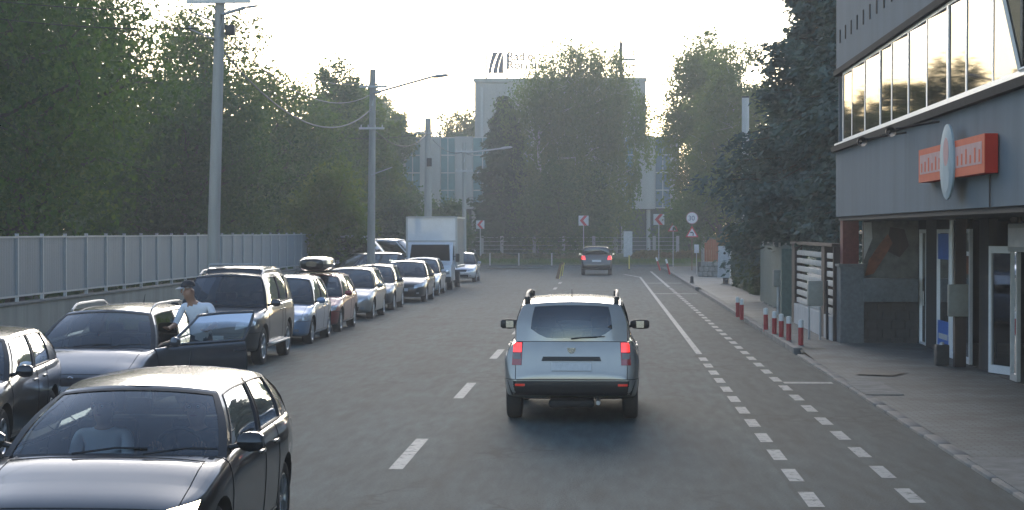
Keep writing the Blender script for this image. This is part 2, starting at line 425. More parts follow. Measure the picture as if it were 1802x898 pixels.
# right pavement: raised, lowered in front of the shop
def kz(y):
    a, b = 36.0, 40.0
    return .03 + .09*max(0, min(1, (y-a)/(b-a)))
mb = MB(); ys = [-20, 20, 30, 36, 37, 38, 39, 40, 50, 75, 100, 127.9]
mb.grid([[(x, y, kz(y)) for x in (4.02, 5.0, 7.0, 14.0)] for y in ys], 'paver', True)
mb.build('right_pavement')['kind'] = 'structure'
kb = empty('right_kerb'); kb['kind'] = 'structure'
base = None
for i in range(88):
    y0 = 38.6 + i*1.0
    if 77 < y0 < 80.5: continue
    if base is None:
        mb = MB(); mb.rbox((0, 0, -.3), (.165, .985, .12), 'kerb', .015); base = mb.build('kerb_stone', kb); o = base
    else:
        o = base.copy(); COL.objects.link(o)
    o.location = (3.86+.004*math.sin(i*2.1), y0, -.003*(i % 3))
for i in range(58):
    y0 = -20 + i*1.0
    o = base.copy(); COL.objects.link(o); o.location = (3.86+.006*math.sin(i*1.7), y0, -.085 + .004*math.sin(i*2.3))
# rough concrete patch and drain by the near pavement
mb = MB()
for (x0, x1, y0, y1) in ((3.93, 5.0, 17.0, 20.6), (3.95, 5.6, 13.0, 16.9), (3.93, 4.5, 28.5, 31.0)):
    mb.box((x0, y0, .0), (x1, y1, .045), 'slab')
mb.build('concrete_patch')['kind'] = 'structure'
mb = MB()
mb.add([(4.3, 32.5, .05), (4.9, 32.2, .05), (5.25, 33.0, .05), (4.6, 33.6, .05)], [(0, 1, 2, 3)], 'darkstone')
mb.add([(3.95, 38.0, .062), (4.6, 38.0, .062), (4.5, 39.0, .107), (4.0, 39.0, .107)], [(0, 1, 2, 3)], 'soil')
mb.build('pavement_stain')['kind'] = 'structure'

marks = empty('road_marking'); marks['kind'] = 'structure'
def dash_row(x, ys, ln, w):
    b = None
    for y in ys:
        if b is None:
            mb = MB(); mb.add([(-w/2, 0, 0), (w/2, 0, 0), (w/2, ln, 0), (-w/2, ln, 0)], [(0, 1, 2, 3)], 'line'); b = mb.build('dash', marks); o = b
        else:
            o = b.copy(); COL.objects.link(o)
        o.location = (x, y, hz(x)+.004)
dash_row(-2.2, [10.6, 19.6, 28.0, 36.8, 45.5, 54.3, 63, 72, 81, 90], 2.9, .15)
dash_row(1.92, [10.1 + 1.75*k for k in range(16)], .98, .15)
dash_row(2.88, [10.4 + 1.75*k for k in range(42)], .98, .15)
for (x0, x1, y0, y1) in ((1.86, 1.98, 38.4, 104), (2.8, 2.94, 84.4, 118), (1.85, 3.7, 75.5, 75.9), (2.0, 3.7, 91, 91.5), (2.95, 3.75, 31.0, 31.35)):
    mb = MB(); mb.add([(x0, y0, .004), (x1, y0, .004), (x1, y1, .004), (x0, y1, .004)], [(0, 1, 2, 3)], 'line'); mb.build('line', marks)
mb = MB(); mb.add([(1.0, 110, .004), (1.2, 110, .004), (1.9, 104, .004), (1.85, 103, .004)], [(0, 1, 2, 3)], 'line'); mb.build('line', marks)

# ------------------------------------------------------------------ cars
def pch(tbl):
    tbl = sorted(tbl); X = np.array([t[0] for t in tbl]); Y = np.array([t[1] for t in tbl])
    h = np.diff(X); d = np.diff(Y)/h
    m = np.zeros(len(X)); m[0] = d[0]; m[-1] = d[-1]
    for i in range(1, len(X)-1):
        m[i] = 0 if d[i-1]*d[i] <= 0 else (h[i-1]+h[i])*3/((2*h[i]+h[i-1])/d[i-1]+(h[i]+2*h[i-1])/d[i])
    def f(x):
        x = min(max(x, X[0]), X[-1]); i = min(max(int(np.searchsorted(X, x))-1, 0), len(h)-1)
        t = (x-X[i])/h[i]
        return float((1+2*t)*(1-t)**2*Y[i] + t*(1-t)**2*h[i]*m[i] + t*t*(3-2*t)*Y[i+1] + t*t*(t-1)*h[i]*m[i+1])
    return f
def crom(P, sub):
    out = []
    n = len(P)
    for i in range(n-1):
        p0, p1, p2, p3 = P[max(i-1, 0)], P[i], P[i+1], P[min(i+2, n-1)]
        for k in range(sub):
            t = k/sub
            out.append(tuple(.5*(2*b + (c-a)*t + (2*a-5*b+4*c-d)*t*t + (3*b-a-3*c+d)*t**3) for a, b, c, d in zip(p0, p1, p2, p3)))
    out.append(P[-1]); return out

def lerp(a, b, t): return a+(b-a)*t

CARS = dict(L=4.2, W=1.75, H=1.46, fo=.82, wb=2.6, R=.31, zn=.70, zc=.93, zbr=.98, hood=1.05, ws=.80, roof_end=.30, glass_end=.10, deck=0, gc=0, sec=0.0, rear_pillar=False, dmirror=False,
            wt=.70, bump=.56, pillars=None, rails=False, trim_sill=False, blackbump=False, tinted=False, rear_glass_z=None, crown=.05)

def make_car(name, label, cat, loc, rz, mat, sp=None, det=2, group=None, door_open=None, glassmat='glass', tail='lampred', headlit=False, rimmat='rim', front='wide'):
    P = dict(CARS); P.update(sp or {})
    L, W, H, R = P['L'], P['W'], P['H'], P['R']; h = L/2; w2 = W/2; gc = P['gc']
    yc = h-P['hood']; yA = yc-.16; yAt = yA-P['ws']+.06; yh = yc-P['ws']
    yDb = -h+P['glass_end']+.05; yDt = -h+P['roof_end']; yR = -h+P['glass_end']; 
    yf, yr = h-P['fo'], h-P['fo']-P['wb']
    zn, zc, zbr = P['zn'], P['zc'], P['zbr']
    zt_r = zbr + (P['deck'] or .0)
    top = pch([(h, .50+gc*.6), (h-.025, .60+gc*.6), (h-.07, zn-.05), (h-.14, zn), (h-.45, lerp(zn, zc, .45)), (yc, zc), (yc-1.0, lerp(zc, zbr, .4)), (min(yR+.35, 0), zbr+.005),
               (yR, zt_r), (-h+.12 if P['deck'] else -h+.075, zt_r-.02 if P['deck'] else zbr-.10), (-h+.045, lerp(.68, zbr, .35)), (-h+.015, .68), (-h, .60+gc*.5)])
    bot = pch([(h, .42+gc*.8), (h-.03, .30+gc), (h-.2, .22+gc), (yf, .2+gc), (yr, .2+gc), (-h+.25, .26+gc), (-h+.04, .32+gc), (-h, .42+gc)])
    plan = pch([(h, .56*w2), (h-.03, .68*w2), (h-.10, .80*w2), (h-.25, .90*w2), (h-.5, .965*w2), (h-.95, 1.*w2), (0, 1.*w2), (-h+.75, 1.*w2), (-h+.3, .975*w2), (-h+.1, .93*w2), (-h+.03, .88*w2), (-h, .80*w2)])
    def sho(y):
        t = top(y)
        return t-.055*min(1, (h-y)/.5)-.0 if y > yc else t-.05*max(0, min(1, (y-(yc-.5))/.5))-(.03 if y < yR else 0)
    def ring(y, sub):
        w, zb, zs, zt = plan(y), bot(y), sho(y), top(y)
        sec = P['sec']; zs = max(zs, zb+.03); zt = max(zt, zs+.005); d = zs-zb
        Q = [(0, zb), (.6*w, zb), (.86*w, zb+.01), (.945*w, zb+.05*min(1, d*2)), (.975*w, zb+.22*d), (.992*w, zb+.45*d), (1.0*w, zb+.64*d), ((.992-.3*sec)*w, zb+.82*d),
             ((.965-.75*sec)*w, zb+.95*d), ((.925-sec)*w, zs), ((.85-sec)*w, zs+.35*(zt-zs)), (.5*w, zs+.85*(zt-zs)), (0, zt)]
        return crom(Q, sub)
    st = [h-k for k in (0, .008, .018, .03, .045, .065, .09, .12, .15, .19, .25, .33, .42, .52, .64, .78, .92)]
    y = h-1.06
    while y > -h+.9: st.append(y); y -= .17
    st += [-h+k for k in (.9, .78, .66, .54, .44, .35, .27, .20, .15, .11, .08, .055, .035, .02, .009, 0)]
    sub = det
    vs, fs = [], []; nr = None
    for y in st:
        r = ring(y, sub); full = r + [(-x, z) for x, z in r[-2:0:-1]]
        nr = len(full)
        vs += [(x, y, z) for x, z in full]
    for i in range(len(st)-1):
        for k in range(nr):
            fs.append((i*nr+k, i*nr+(k+1) % nr, (i+1)*nr+(k+1) % nr, (i+1)*nr+k))
    fs.append(tuple(range(nr))[::-1]); fs.append(tuple(range((len(st)-1)*nr, len(st)*nr)))
    me = bpy.data.meshes.new('tmp'); me.from_pydata(vs, [], fs); me.materials.append(mat)
    bm = bmesh.new(); bm.from_mesh(me); bmesh.ops.recalc_face_normals(bm, faces=bm.faces); bm.to_mesh(me); bm.free()
    ob = bpy.data.objects.new('tmp', me); COL.objects.link(ob)
    # wheel arches
    cb = MB()
    for ya in (yf, yr):
        for sx in (-1, 1):
            cb.lathe([(0, sx*(w2-.30)), (R+.055, sx*(w2-.30)), (R+.055, sx*(w2+.2)), (0, sx*(w2+.2))], 'under', 28, 'x', (0, ya, R+.01))
    co = cb.build('tmpc')
    bm = bmesh.new(); bm.from_mesh(co.data); bmesh.ops.remove_doubles(bm, verts=bm.verts, dist=1e-5); bmesh.ops.recalc_face_normals(bm, faces=bm.faces); bm.to_mesh(co.data); bm.free()
    md = ob.modifiers.new('b', 'BOOLEAN'); md.operation = 'DIFFERENCE'; md.object = co; md.solver = 'EXACT'
    try: md.material_mode = 'TRANSFER'
    except Exception: pass
    dg = bpy.context.evaluated_depsgraph_get()
    me2 = bpy.data.meshes.new_from_object(ob.evaluated_get(dg))
    bpy.data.objects.remove(ob); bpy.data.objects.remove(co)
    bm = bmesh.new(); bm.from_mesh(me2)
    under_idx = [i for i, m in enumerate(me2.materials) if m and m.name == 'underbody']
    bmesh.ops.triangulate(bm, faces=bm.faces)
    bpy.data.meshes.remove(me2)
    zbmp = P['bump']+gc*.5; zsill = .30+gc
    yd0, yd1, yd2 = yA+.02, (yA+yDb)/2+.12, max(yr+R+.10, yDb+.2)
    xb = .80*w2
    for pl in (((0, 0, zbmp), (0, 0, 1)), ((0, 0, zsill), (0, 0, 1)), ((0, yd0, 0), (0, 1, 0)), ((0, yd1, 0), (0, 1, 0)), ((0, yd2, 0), (0, 1, 0)), ((xb, 0, 0), (1, 0, 0)), ((-xb, 0, 0), (1, 0, 0)), ((0, h-.13, 0), (0, 1, 0)), ((0, yc+.02, 0), (0, 1, 0)), ((0, h-.5, 0), (0, 1, 0)), ((0, -h+.42, 0), (0, 1, 0))):
        bmesh.ops.bisect_plane(bm, geom=list(bm.verts)+list(bm.edges)+list(bm.faces), plane_co=pl[0], plane_no=pl[1], dist=1e-5)
    bm.normal_update()
    bvh = BVHTree.FromBMesh(bm)
    cats = {}
    for f in bm.faces:
        c = f.calc_center_median(); n = f.normal; ax = abs(c.x)
        if f.material_index in under_idx: k = 'wheel_arch%d%d' % (c.x > 0, c.y > 0)
        elif yR+.06 < c.y < yc-.10 and n.z > .5 and ax < .84*plan(c.y) and c.z > .6: continue
        elif (c.y > h-.5 or c.y < -h+.42) and c.z < zbmp: k = 'front_bumper' if c.y > 0 else 'rear_bumper'
        elif yd1 < c.y < yd0 and c.z > zsill and ax > .8*w2 and c.z < sho(c.y)+.01: k = 'door_fl' if c.x < 0 else 'door_fr'
        elif yd2 < c.y < yd1 and c.z > zsill and ax > .8*w2 and c.z < sho(c.y)+.01: k = 'door_rl' if c.x < 0 else 'door_rr'
        elif yc+.02 < c.y < h-.13 and ax < xb and c.z > zbmp: k = 'bonnet'
        elif c.y < -h+.42 and ax < xb and c.z > zbmp and not P['deck'] and n.y < -.2: k = 'tailgate'
        elif n.z < -.7: k = 'floor'
        else: k = 'body'
        cats.setdefault(k, []).append(f)
    root = empty(name, loc, rz, label, cat, group)
    parts = {}
    def emit_part(k, pname, m, org=(0, 0, 0), seam=True, par=None, extra=None):
        fl = cats.get(k, [])
        fset = set(fl); idx = {}; mb = MB(); V = []; F = []
        for f in fl:
            q = []
            for v in f.verts:
                if v.index not in idx: idx[v.index] = len(V); V.append((v.co.x-org[0], v.co.y-org[1], v.co.z-org[2]))
                q.append(idx[v.index])
            F.append(q)
        mb.add(V, F, m, True)
        if seam and det > 1:
            done = set()
            for f in fl:
                for e in f.edges:
                    if e.index in done: continue
                    done.add(e.index)
                    if sum(1 for g in e.link_faces if g in fset) == 1:
                        a, b = [Vector(v.co)-Vector(org) for v in e.verts]
                        mb.tube([a, b], .0045, 'seam', 4, False)
        if extra: extra(mb)
        o = mb.build(pname, par or root, 50); o.location = org
        return o
    bm.verts.index_update(); bm.edges.index_update()
    bmat = MT['dark'] if P['blackbump'] else mat
    parts['body'] = emit_part('body', 'body', mat, seam=False)
    for k_ in sorted(k for k in cats if k.startswith('wheel_arch')): emit_part(k_, 'wheel_arch', MT['under'], seam=False)
    emit_part('floor', 'underbody', MT['under'], seam=False)
    parts['fb'] = emit_part('front_bumper', 'bumper', bmat); parts['rb'] = emit_part('rear_bumper', 'bumper', bmat)
    if 'bonnet' in cats: parts['bonnet'] = emit_part('bonnet', 'bonnet', mat)
    if 'tailgate' in cats: parts['tailgate'] = emit_part('tailgate', 'tailgate', mat)
    # ---- greenhouse
    zr = pch([(yDt-.05, H-.105-.02), (yDt, H-.095), (lerp(yDt, yAt, .35), H-.045), (lerp(yDt, yAt, .7), H-.045), (yAt, H-.085), (yAt+.1, H-.10)])
    def xt(y):
        t = (y-yDt)/(yAt-yDt); return w2*(P['wt'] - .03*t*t - .035*(1-t)**2)
    def xbm(y): return plan(y)*(.935-P['sec'])
    B = P['pillars']
    if B is None:
        mb_, mt_ = yd1, lerp(yAt, yDt, .47)
        B = [(yA, yAt, 'b'), (yA-.13, yAt-.10, 'g'), (mb_+.035, mt_+.035, 'k'), (mb_-.045, mt_-.045, 'g'), (lerp(yd2, yDb, .35), lerp(mt_, yDt, .78), 'b'), (yDb, yDt, 'e')]
    def side_pt(yb, yt, s, sx):
        b = Vector((xbm(yb), yb, sho(yb)-.012)); t = Vector((xt(yt), yt, zr(yt)))
        p = b.lerp(t, s); p.x += .035*math.sin(PI*s); p.x *= sx
        return p
    frame = MB(); glasses = []
    SR = [0, .06, .2, .4, .6, .78, .90, .95, 1.0]
    for sx in (-1, 1):
        for i in range(len(B)-1):
            (b0, t0, kd), (b1, t1, _) = B[i], B[i+1]
            nn = 5 if kd == 'g' else 2
            Pg = [[side_pt(lerp(b0, b1, k/nn), lerp(t0, t1, k/nn), s, sx) for s in SR] for k in range(nn+1)]
            if kd == 'g':
                frame.grid([r[:2] for r in Pg], 'dark'); frame.grid([r[6:] for r in Pg], mat)
                G = [[Vector((p.x-sx*.008, p.y, p.z)) for p in r[1:7]] for r in Pg]
                glasses.append((sx, i, G))
                loop = [r[1] for r in Pg] + Pg[-1][2:7] + [r[6] for r in Pg[-2::-1]] + Pg[0][5:0:-1]
                frame.tube(loop + [loop[0]], .009, 'dark', 4, False)
            else:
                frame.grid(Pg, mat if kd == 'b' else 'dark')
    # windscreen, rear window
    def screen(ycen, yside_b, ytcen, yside_t, zb_c, front):
        rp = P['rear_pillar'] and not front
        U = [0, .2, .4, .6, .8, .93, .965, 1.0] if not rp else [0, .15, .3, .45, .60, .74, .83, 1.0]; U = [-u for u in U[:0:-1]] + U
        SS = [0, .05, .2, .4, .6, .8, .92, .96, 1.0]; fm = mat if rp else 'dark'
        b_end = side_pt(yside_b, yside_t, 0, 1); t_end = side_pt(yside_b, yside_t, 1, 1)
        Pg = []
        for u in U:
            a = abs(u); q = u*u
            bb = Vector((u*b_end.x, lerp(ycen, b_end.y, q), lerp(zb_c, b_end.z, q)))
            tt = Vector((u*t_end.x, lerp(ytcen, t_end.y, q), lerp(t_end.z+P['crown'], t_end.z, a**2.2)))
            row = []
            for s in SS:
                if rp: s0 = .08+.30*max(0, (a-.40)/.40)**1.6 if a < .84 else .4; s = s if s in (0, 1.0) else s0+(s-.05)/.87*(.90-s0) if s <= .92 else s
                p = bb.lerp(tt, s); k = math.sin(PI*s)
                p.y += (.03 if front else -.03)*k*(1-q*.5); p.z += .02*k
                p.x += math.copysign(.035*k*q, u) if a > 0 else 0
                row.append(p)
            Pg.append(row)
        nU = len(U)
        a0, a1 = 2, nU-3
        frame.grid([r[:2] for r in Pg], fm); frame.grid([r[6:8] for r in Pg], fm); frame.grid([r[7:] for r in Pg], mat)
        frame.grid([r[1:7] for r in Pg[:a0+1]], fm); frame.grid([r[1:7] for r in Pg[a1:]], fm)
        return [[p + Vector((0, -.006 if front else .006, -.004)) for p in r[1:7]] for r in Pg[a0:a1+1]]
    ws = screen(yc-.02, yA, yh, yAt, top(yc)-.01, True)
    rgz = P['rear_glass_z'] or top(yR)+.0
    rw = screen(yR+.02, yDb, yDt-.10 if not P['deck'] else yDt-.05, yDt, rgz, False)
    # roof
    nv = 12; U = [-1, -.94, -.85, -.65, -.35, 0, .35, .65, .85, .94, 1]
    Pg = []
    yrear = yDt-.10 if not P['deck'] else yDt-.05
    for i in range(nv+1):
        t = i/nv; row = []
        for u in U:
            a = abs(u); q = u*u
            y = lerp(lerp(yh, yAt, q), lerp(yrear, yDt, q), t); ys_ = lerp(yAt, yDt, t)
            row.append((u*xt(ys_), y, zr(ys_) + P['crown']*(1-a**2.2)))
        Pg.append(row)
    frame.grid(Pg, mat)
    bmf = bmesh.new()
    ro = frame.build('roof', root, 55)
    bmf.from_mesh(ro.data); bmesh.ops.remove_doubles(bmf, verts=bmf.verts, dist=.0008); bmf.to_mesh(ro.data); bmf.free()
    gm = glassmat; gr = 'glassd' if P['tinted'] else glassmat
    mb = MB(); mb.grid(ws, gm); mb.build('windscreen', root)
    mb = MB(); mb.grid(rw, gr); mb.build('rear_window', parts.get('tailgate', root) if 'tailgate' in parts else root)
    # ---- doors with their windows, handles and mirrors
    dk = {}
    for k, sx, y0, y1 in (('door_fl', -1, yd0, yd1), ('door_fr', 1, yd0, yd1), ('door_rl', -1, yd1, yd2), ('door_rr', 1, yd1, yd2)):
        if k not in cats: continue
        org = (sx*plan(y0)*.98, y0, 0)
        opened = door_open if k == 'door_fl' else None
        def extra(mb, k=k, sx=sx, org=org):
            if opened:
                for s2, i2, G in glasses:
                    if s2 == sx and i2 == 1:
                        lp = [r[0] for r in G] + G[-1][1:] + [r[-1] for r in G[-2::-1]] + G[0][-2::-1]
                        mb.tube([Vector(p)-Vector(org) for p in lp], .022, mat, 6, False)
                mb.box((.06 if sx < 0 else -.10, -(yd0-yd1)+.03, zsill+.05), (.10 if sx < 0 else -.06, -.05, sho(y0)-.03), 'seat')
        o = emit_part(k, 'door', mat, org, extra=extra)
        dk[k] = (o, org)
        zh = sho(y1)-.13; yy = y1+.13
        hit = bvh.ray_cast(Vector((sx*3, yy, zh)), Vector((-sx, 0, 0)))
        if hit[0]:
            p = hit[0]-Vector(org); mb = MB(); mb.rbox((p.x-.018, p.y-.09, p.z-.014), (p.x+.018, p.y+.09, p.z+.014), mat, .008); mb.build('handle', o)
        if opened: o.rotation_euler = (0, 0, opened)
    gi = sorted(set(i for _, i, _ in glasses))
    for sx, i, G in glasses:
        key = ('door_f' if i == gi[0] else 'door_r') + ('l' if sx < 0 else 'r')
        m = gm if i == gi[0] else gr
        mb = MB()
        if key in dk and i in gi[:2]:
            o, org = dk[key]; mb.grid([[p-Vector(org) for p in r] for r in G], m); mb.build('side_window', o)
        else:
            mb.grid(G, m); mb.build('side_window', root)
    for sx in (-1, 1):
        key = 'door_fl' if sx < 0 else 'door_fr'
        o, org = dk.get(key, (root, (0, 0, 0)))
        yy = yA-.20; zz = sho(yy)+.075; x0 = sx*(xbm(yy)-.02); x1 = sx*(w2+.17)
        mb = MB()
        V = []
        for x, sc in ((x0+sx*.06, .5), (x0+sx*.10, .85), (lerp(x0, x1, .6), 1.0), (x1-sx*.03, .9), (x1, .6)):
            ring_ = []
            for t in range(10):
                a = 2*PI*t/10
                ring_.append(Vector((x, yy+.055*sc*math.cos(a)+.02*(x-x0)*sx*-1, zz+.075*sc*math.sin(a)))-Vector(org))
            ring_.append(ring_[0]); V.append(ring_)
        mb.grid(V, 'dark' if P['blackbump'] or P['dmirror'] else mat)
        for e in (V[0], V[-1]): mb.add(e[:-1], [tuple(range(10))], 'dark' if P['blackbump'] or P['dmirror'] else mat)
        mb.tube([Vector((x0-sx*.03, yy+.02, zz-.05))-Vector(org), Vector((x0+sx*.10, yy, zz-.02))-Vector(org)], .022, 'dark', 6)
        xm = lerp(x0, x1, .6)
        mb.box(tuple(Vector((xm-.055, yy-.064, zz-.05))-Vector(org)), tuple(Vector((xm+.055, yy-.058, zz+.05))-Vector(org)), 'chrome')
        mb.build('wing_mirror', o)
    # ---- wheels
    for ya in (yf, yr):
        for sx in (-1, 1):
            tw = .205; xo = sx*(w2-.035-tw/2)
            hub = MB(); hub.lathe([(0, sx*tw*.25), (.07, sx*tw*.25), (.14, sx*tw*.05), (R*.62, sx*tw*.02), (R*.62, -sx*tw*.3)], 'under', 16, 'x')
            wo = hub.build('wheel', root); wo.location = (xo, ya, R)
            ty = MB(); ty.lathe([(R*.64, -tw*.45), (R*.72, -tw*.5), (R*.90, -tw*.5), (R*.975, -tw*.42), (R, -tw*.28), (R, tw*.28), (R*.975, tw*.42), (R*.90, tw*.5), (R*.72, tw*.5), (R*.64, tw*.45)], 'rubber', 28, 'x')
            ty.build('tyre', wo)
            rm = MB(); rm.lathe([(R*.66, sx*tw*.44), (R*.63, sx*tw*.47), (R*.58, sx*tw*.40), (R*.56, sx*tw*.1)], rimmat, 28, 'x')
            rm.lathe([(.0, sx*tw*.40), (.05, sx*tw*.40), (.075, sx*tw*.30)], rimmat, 14, 'x')
            for k in range(5):
                a = 2*PI*k/5
                for da in (-.14, .14):
                    d = Vector((0, math.cos(a+da), math.sin(a+da)))
                    d2 = Vector((0, math.cos(a+da*.5), math.sin(a+da*.5)))
                    rm.tube([Vector((sx*tw*.33, 0, 0))+d2*.04, Vector((sx*tw*.37, 0, 0))+d*(R*.35), Vector((sx*tw*.36, 0, 0))+d*(R*.60)], [.022, .018, .020], rimmat, 6)
            rm.build('rim', wo)
    # ---- interior
    zf = .32+gc
    dsh = MB(); dsh.rbox((-w2*.80, yc-.42, zc-.32), (w2*.80, yc-.12, zc-.03), 'seat', .06); dsh.build('dashboard', root)
    stw = MB()
    cs = Vector((-.36, yc-.62, zc-.04)); 
    pts = [cs + Vector((.18*math.cos(t), -.05*math.sin(t), .17*math.sin(t))) for t in np.linspace(0, 2*PI, 19)]
    stw.tube(pts, .015, 'dark', 6, False); stw.tube([cs+Vector((-.17, 0, 0)), cs, cs+Vector((.17, 0, 0))], .02, 'dark', 6); stw.tube([cs, cs+Vector((0, .25, -.06))], .03, 'dark', 6)
    stw.build('steering_wheel', root)
    yseat = yd1+.18
    for sx in (-1, 1):
        sb = MB(); x = sx*.36
        sb.rbox((x-.24, yseat-.05, zf), (x+.24, yseat+.48, zf+.22), 'seat', .05)
        sb.grid([[(x+u, yseat-.06-.12*t-.02*(u/.24)**2*-1, zf+.12+t*.62) for u in (-.24, -.2, 0, .2, .24)] for t in (0, .3, .6, .9, 1)], 'seat')
        sb.rbox((x-.23, yseat-.24, zf+.12), (x+.23, yseat-.10, min(zf+.74, H-.30)), 'seat', .05)
        so = sb.build('front_seat', root)
        hb = MB(); zh_ = min(zf+.78, H-.28); hb.rbox((x-.12, yseat-.27, zh_), (x+.12, yseat-.17, zh_+.17), 'seat', .04); hb.tube([(x, yseat-.21, zh_-.1), (x, yseat-.22, zh_+.03)], .012, 'chrome', 6); hb.build('headrest', so)
    sb = MB(); yb = max(yDb+.45, -h+.75)
    sb.rbox((-.62, yb, zf+.05), (.62, yb+.5, zf+.25), 'seat', .05); sb.rbox((-.62, yb-.12, zf+.15), (.62, yb+.04, min(zbr+.02, zf+.72)), 'seat', .05)
    so = sb.build('rear_seat', root)
    for x in (-.38, .38):
        hb = MB(); hb.rbox((x-.12, yb-.12, zbr+.02), (x+.12, yb-.02, zbr+.16), 'seat', .04); hb.build('headrest', so)
    # ---- lights, grille, plates
    def patch(pname, quad, d, mt, n=6, m=5, off=.006, par=None, skirt=.02):
        d = Vector(d).normalized(); A, Bq, C, D = [Vector(q) for q in quad]
        G = []
        for i in range(n+1):
            row = []
            for j in range(m+1):
                p = A.lerp(Bq, i/n).lerp(D.lerp(C, i/n), j/m)
                hit = bvh.ray_cast(p - d*2, d)
                if hit[0] is None: hit = bvh.find_nearest(p)
                row.append((hit[0], hit[1]))
            G.append(row)
        mb = MB(); mb.grid([[a - d*off for a, b in r] for r in G], mt)
        loop = [r[0] for r in G] + G[-1][1:] + [r[-1] for r in G[-2::-1]] + G[0][-2:0:-1]; loop.append(loop[0])
        mb.grid([[a - d*off for a, b in loop], [a + d*skirt for a, b in loop]], 'dark')
        return mb.build(pname, par or root)
    zl = zn-.03
    for sx in (-1, 1):
        patch('headlight', [(sx*.52*w2, h, zl-.14), (sx*.90*w2, h-.2, zl-.07), (sx*.93*w2, h-.35, zl+.055), (sx*.56*w2, h, zl-.01)], (-sx*.25, -1, -.12), 'headlit' if (headlit and sx < 0) else 'lampclear')
        patch('fog_light', [(sx*.62*w2, h, .33+gc), (sx*.74*w2, h, .33+gc), (sx*.74*w2, h, .39+gc), (sx*.62*w2, h, .39+gc)], (-sx*.2, -1, 0), 'lampclear', 2, 2, par=parts['fb'])
    patch('grille', [(-.42*w2, h, zl-.12), (.42*w2, h, zl-.12), (.46*w2, h, zl-.015), (-.46*w2, h, zl-.015)], (0, -1, 0), 'grille', 8, 3)
    patch('air_intake', [(-.52*w2, h, .27+gc), (.52*w2, h, .27+gc), (.56*w2, h, .40+gc), (-.56*w2, h, .40+gc)], (0, -1, 0), 'grille', 8, 3, par=parts['fb'])
    mb = MB(); mb.rbox((-.26, h-.012, .43+gc), (.26, h+.012, .54+gc), 'plate', .005); mb.build('number_plate', root)
    mb = MB(); mb.lathe([(0, .0), (.045, 0), (.05, -.01)], 'chrome', 16, 'y', (0, h-.055, zl-.05)); mb.build('emblem', root)
    if tail:
        zt = zbr-.08
        for sx in (-1, 1):
            patch('tail_light', [(sx*.70*w2, -h, zt-.20), (sx*.94*w2, -h+.15, zt-.18), (sx*.93*w2, -h+.2, zt+.03), (sx*.74*w2, -h+.06, zt+.03)], (-sx*.3, 1, 0), tail)
        if not P['deck'] or True:
            hit = bvh.ray_cast(Vector((0, -5, .78)), Vector((0, 1, 0)))
            yp = hit[0].y if hit[0] else -h+.03
            mb = MB(); mb.rbox((-.26, yp-.012, .72+gc*.5), (.26, yp+.012, .83+gc*.5), 'plate', .005); mb.build('number_plate', root)
    if P['rails']:
        for sx in (-1, 1):
            mb = MB(); pts = []
            for k in range(9):
                t = k/8; y = lerp(yAt-.12, yDt+.15, t); pts.append((sx*(xt(y)-.035), y, zr(y)+.02+.055*min(1, math.sin(PI*t)*3)))
            mb.tube(pts, .018, MT['steel'] if P['rails'] != 'dark' else MT['dark'], 8); mb.build('roof_rail', root)
    for sx in (-1, 1):
        mb = MB(); a = sx*.25
        mb.tube([(a, yc+.02, top(yc)+.02), (a-.28, yc-.09, top(yc)+.05), (a-.5, yc-.12, top(yc)+.045)], .008, 'dark', 5); mb.build('wiper', root)
    mb = MB(); ya_ = lerp(yAt, yDt, .9); mb.tube([(0, ya_, zr(ya_)+P['crown']-.01), (0, ya_-.10, zr(ya_)+P['crown']+.13)], [.009, .003], 'dark', 6); mb.build('antenna', root)
    bm.free()
    root['_'] = 0; del root['_']
    return root, dict(h=h, w2=w2, yc=yc, yh=yh, yAt=yAt, yDt=yDt, yA=yA, yDb=yDb, zr=zr, xt=xt, top=top, sho=sho, plan=plan, patch=patch, bvh=bvh, parts=parts, yf=yf, yr=yr, yR=yR, crown=P['crown'], zn=zn, yseat=yseat)

PARK = 'cars parked along the left kerb'
FACE = PI       # facing the camera
HATCH = dict(L=4.05, W=1.72, H=1.395, zc=.93, zbr=.97, hood=1.0, ws=.84)
SEDAN = dict(L=4.55, W=1.79, H=1.47, zc=.94, zbr=.98, hood=1.15, ws=.85, glass_end=.62, roof_end=1.10, deck=.05, wb=2.68, fo=.9)
SUV = dict(L=4.65, W=1.83, H=1.78, zc=1.12, zn=.90, zbr=1.16, hood=1.15, ws=.62, gc=.08, bump=.62, R=.375, wb=2.75, fo=.85, wt=.74, rails=True, roof_end=.22, tinted=True)

near, NI = make_car('hatchback', 'black hatchback with lit headlight and two people inside, nearest the viewer at bottom left', 'car', (-3.47, 13.95, 0), FACE, MT['p_black'], HATCH, det=3, headlit=True, glassmat='glassc')
c1, _ = make_car('hatchback', 'glossy dark car cut off by the left edge beside the grass verge', 'car', (-7.62, 21.75, -.09), FACE+R_(5), MT['p_charcoal'], dict(HATCH, L=4.2, H=1.42), group=PARK)
c2, C2 = make_car('estate_car', 'charcoal estate car with silver roof rails and its driver door standing open', 'car', (-7.05, 26.6, -.08), FACE, MT['p_graphite'], dict(HATCH, L=4.55, W=1.80, H=1.51, zc=.98, zbr=1.04, hood=1.1, rails=True, wb=2.65), door_open=R_(-45), group=PARK)
c3, C3 = make_car('off_road_car', 'large grey off-road car with a raised rear roof, behind the man at the open door', 'car', (-7.48, 37.5, -.09), FACE, MT['p_darkgrey'], SUV, group=PARK)
c4, _ = make_car('hatchback', 'pale blue hatchback parked behind the big grey off-road car', 'car', (-7.53, 43.9, -.09), FACE, MT['p_paleblue'], dict(HATCH, H=1.56, L=3.95), group=PARK)
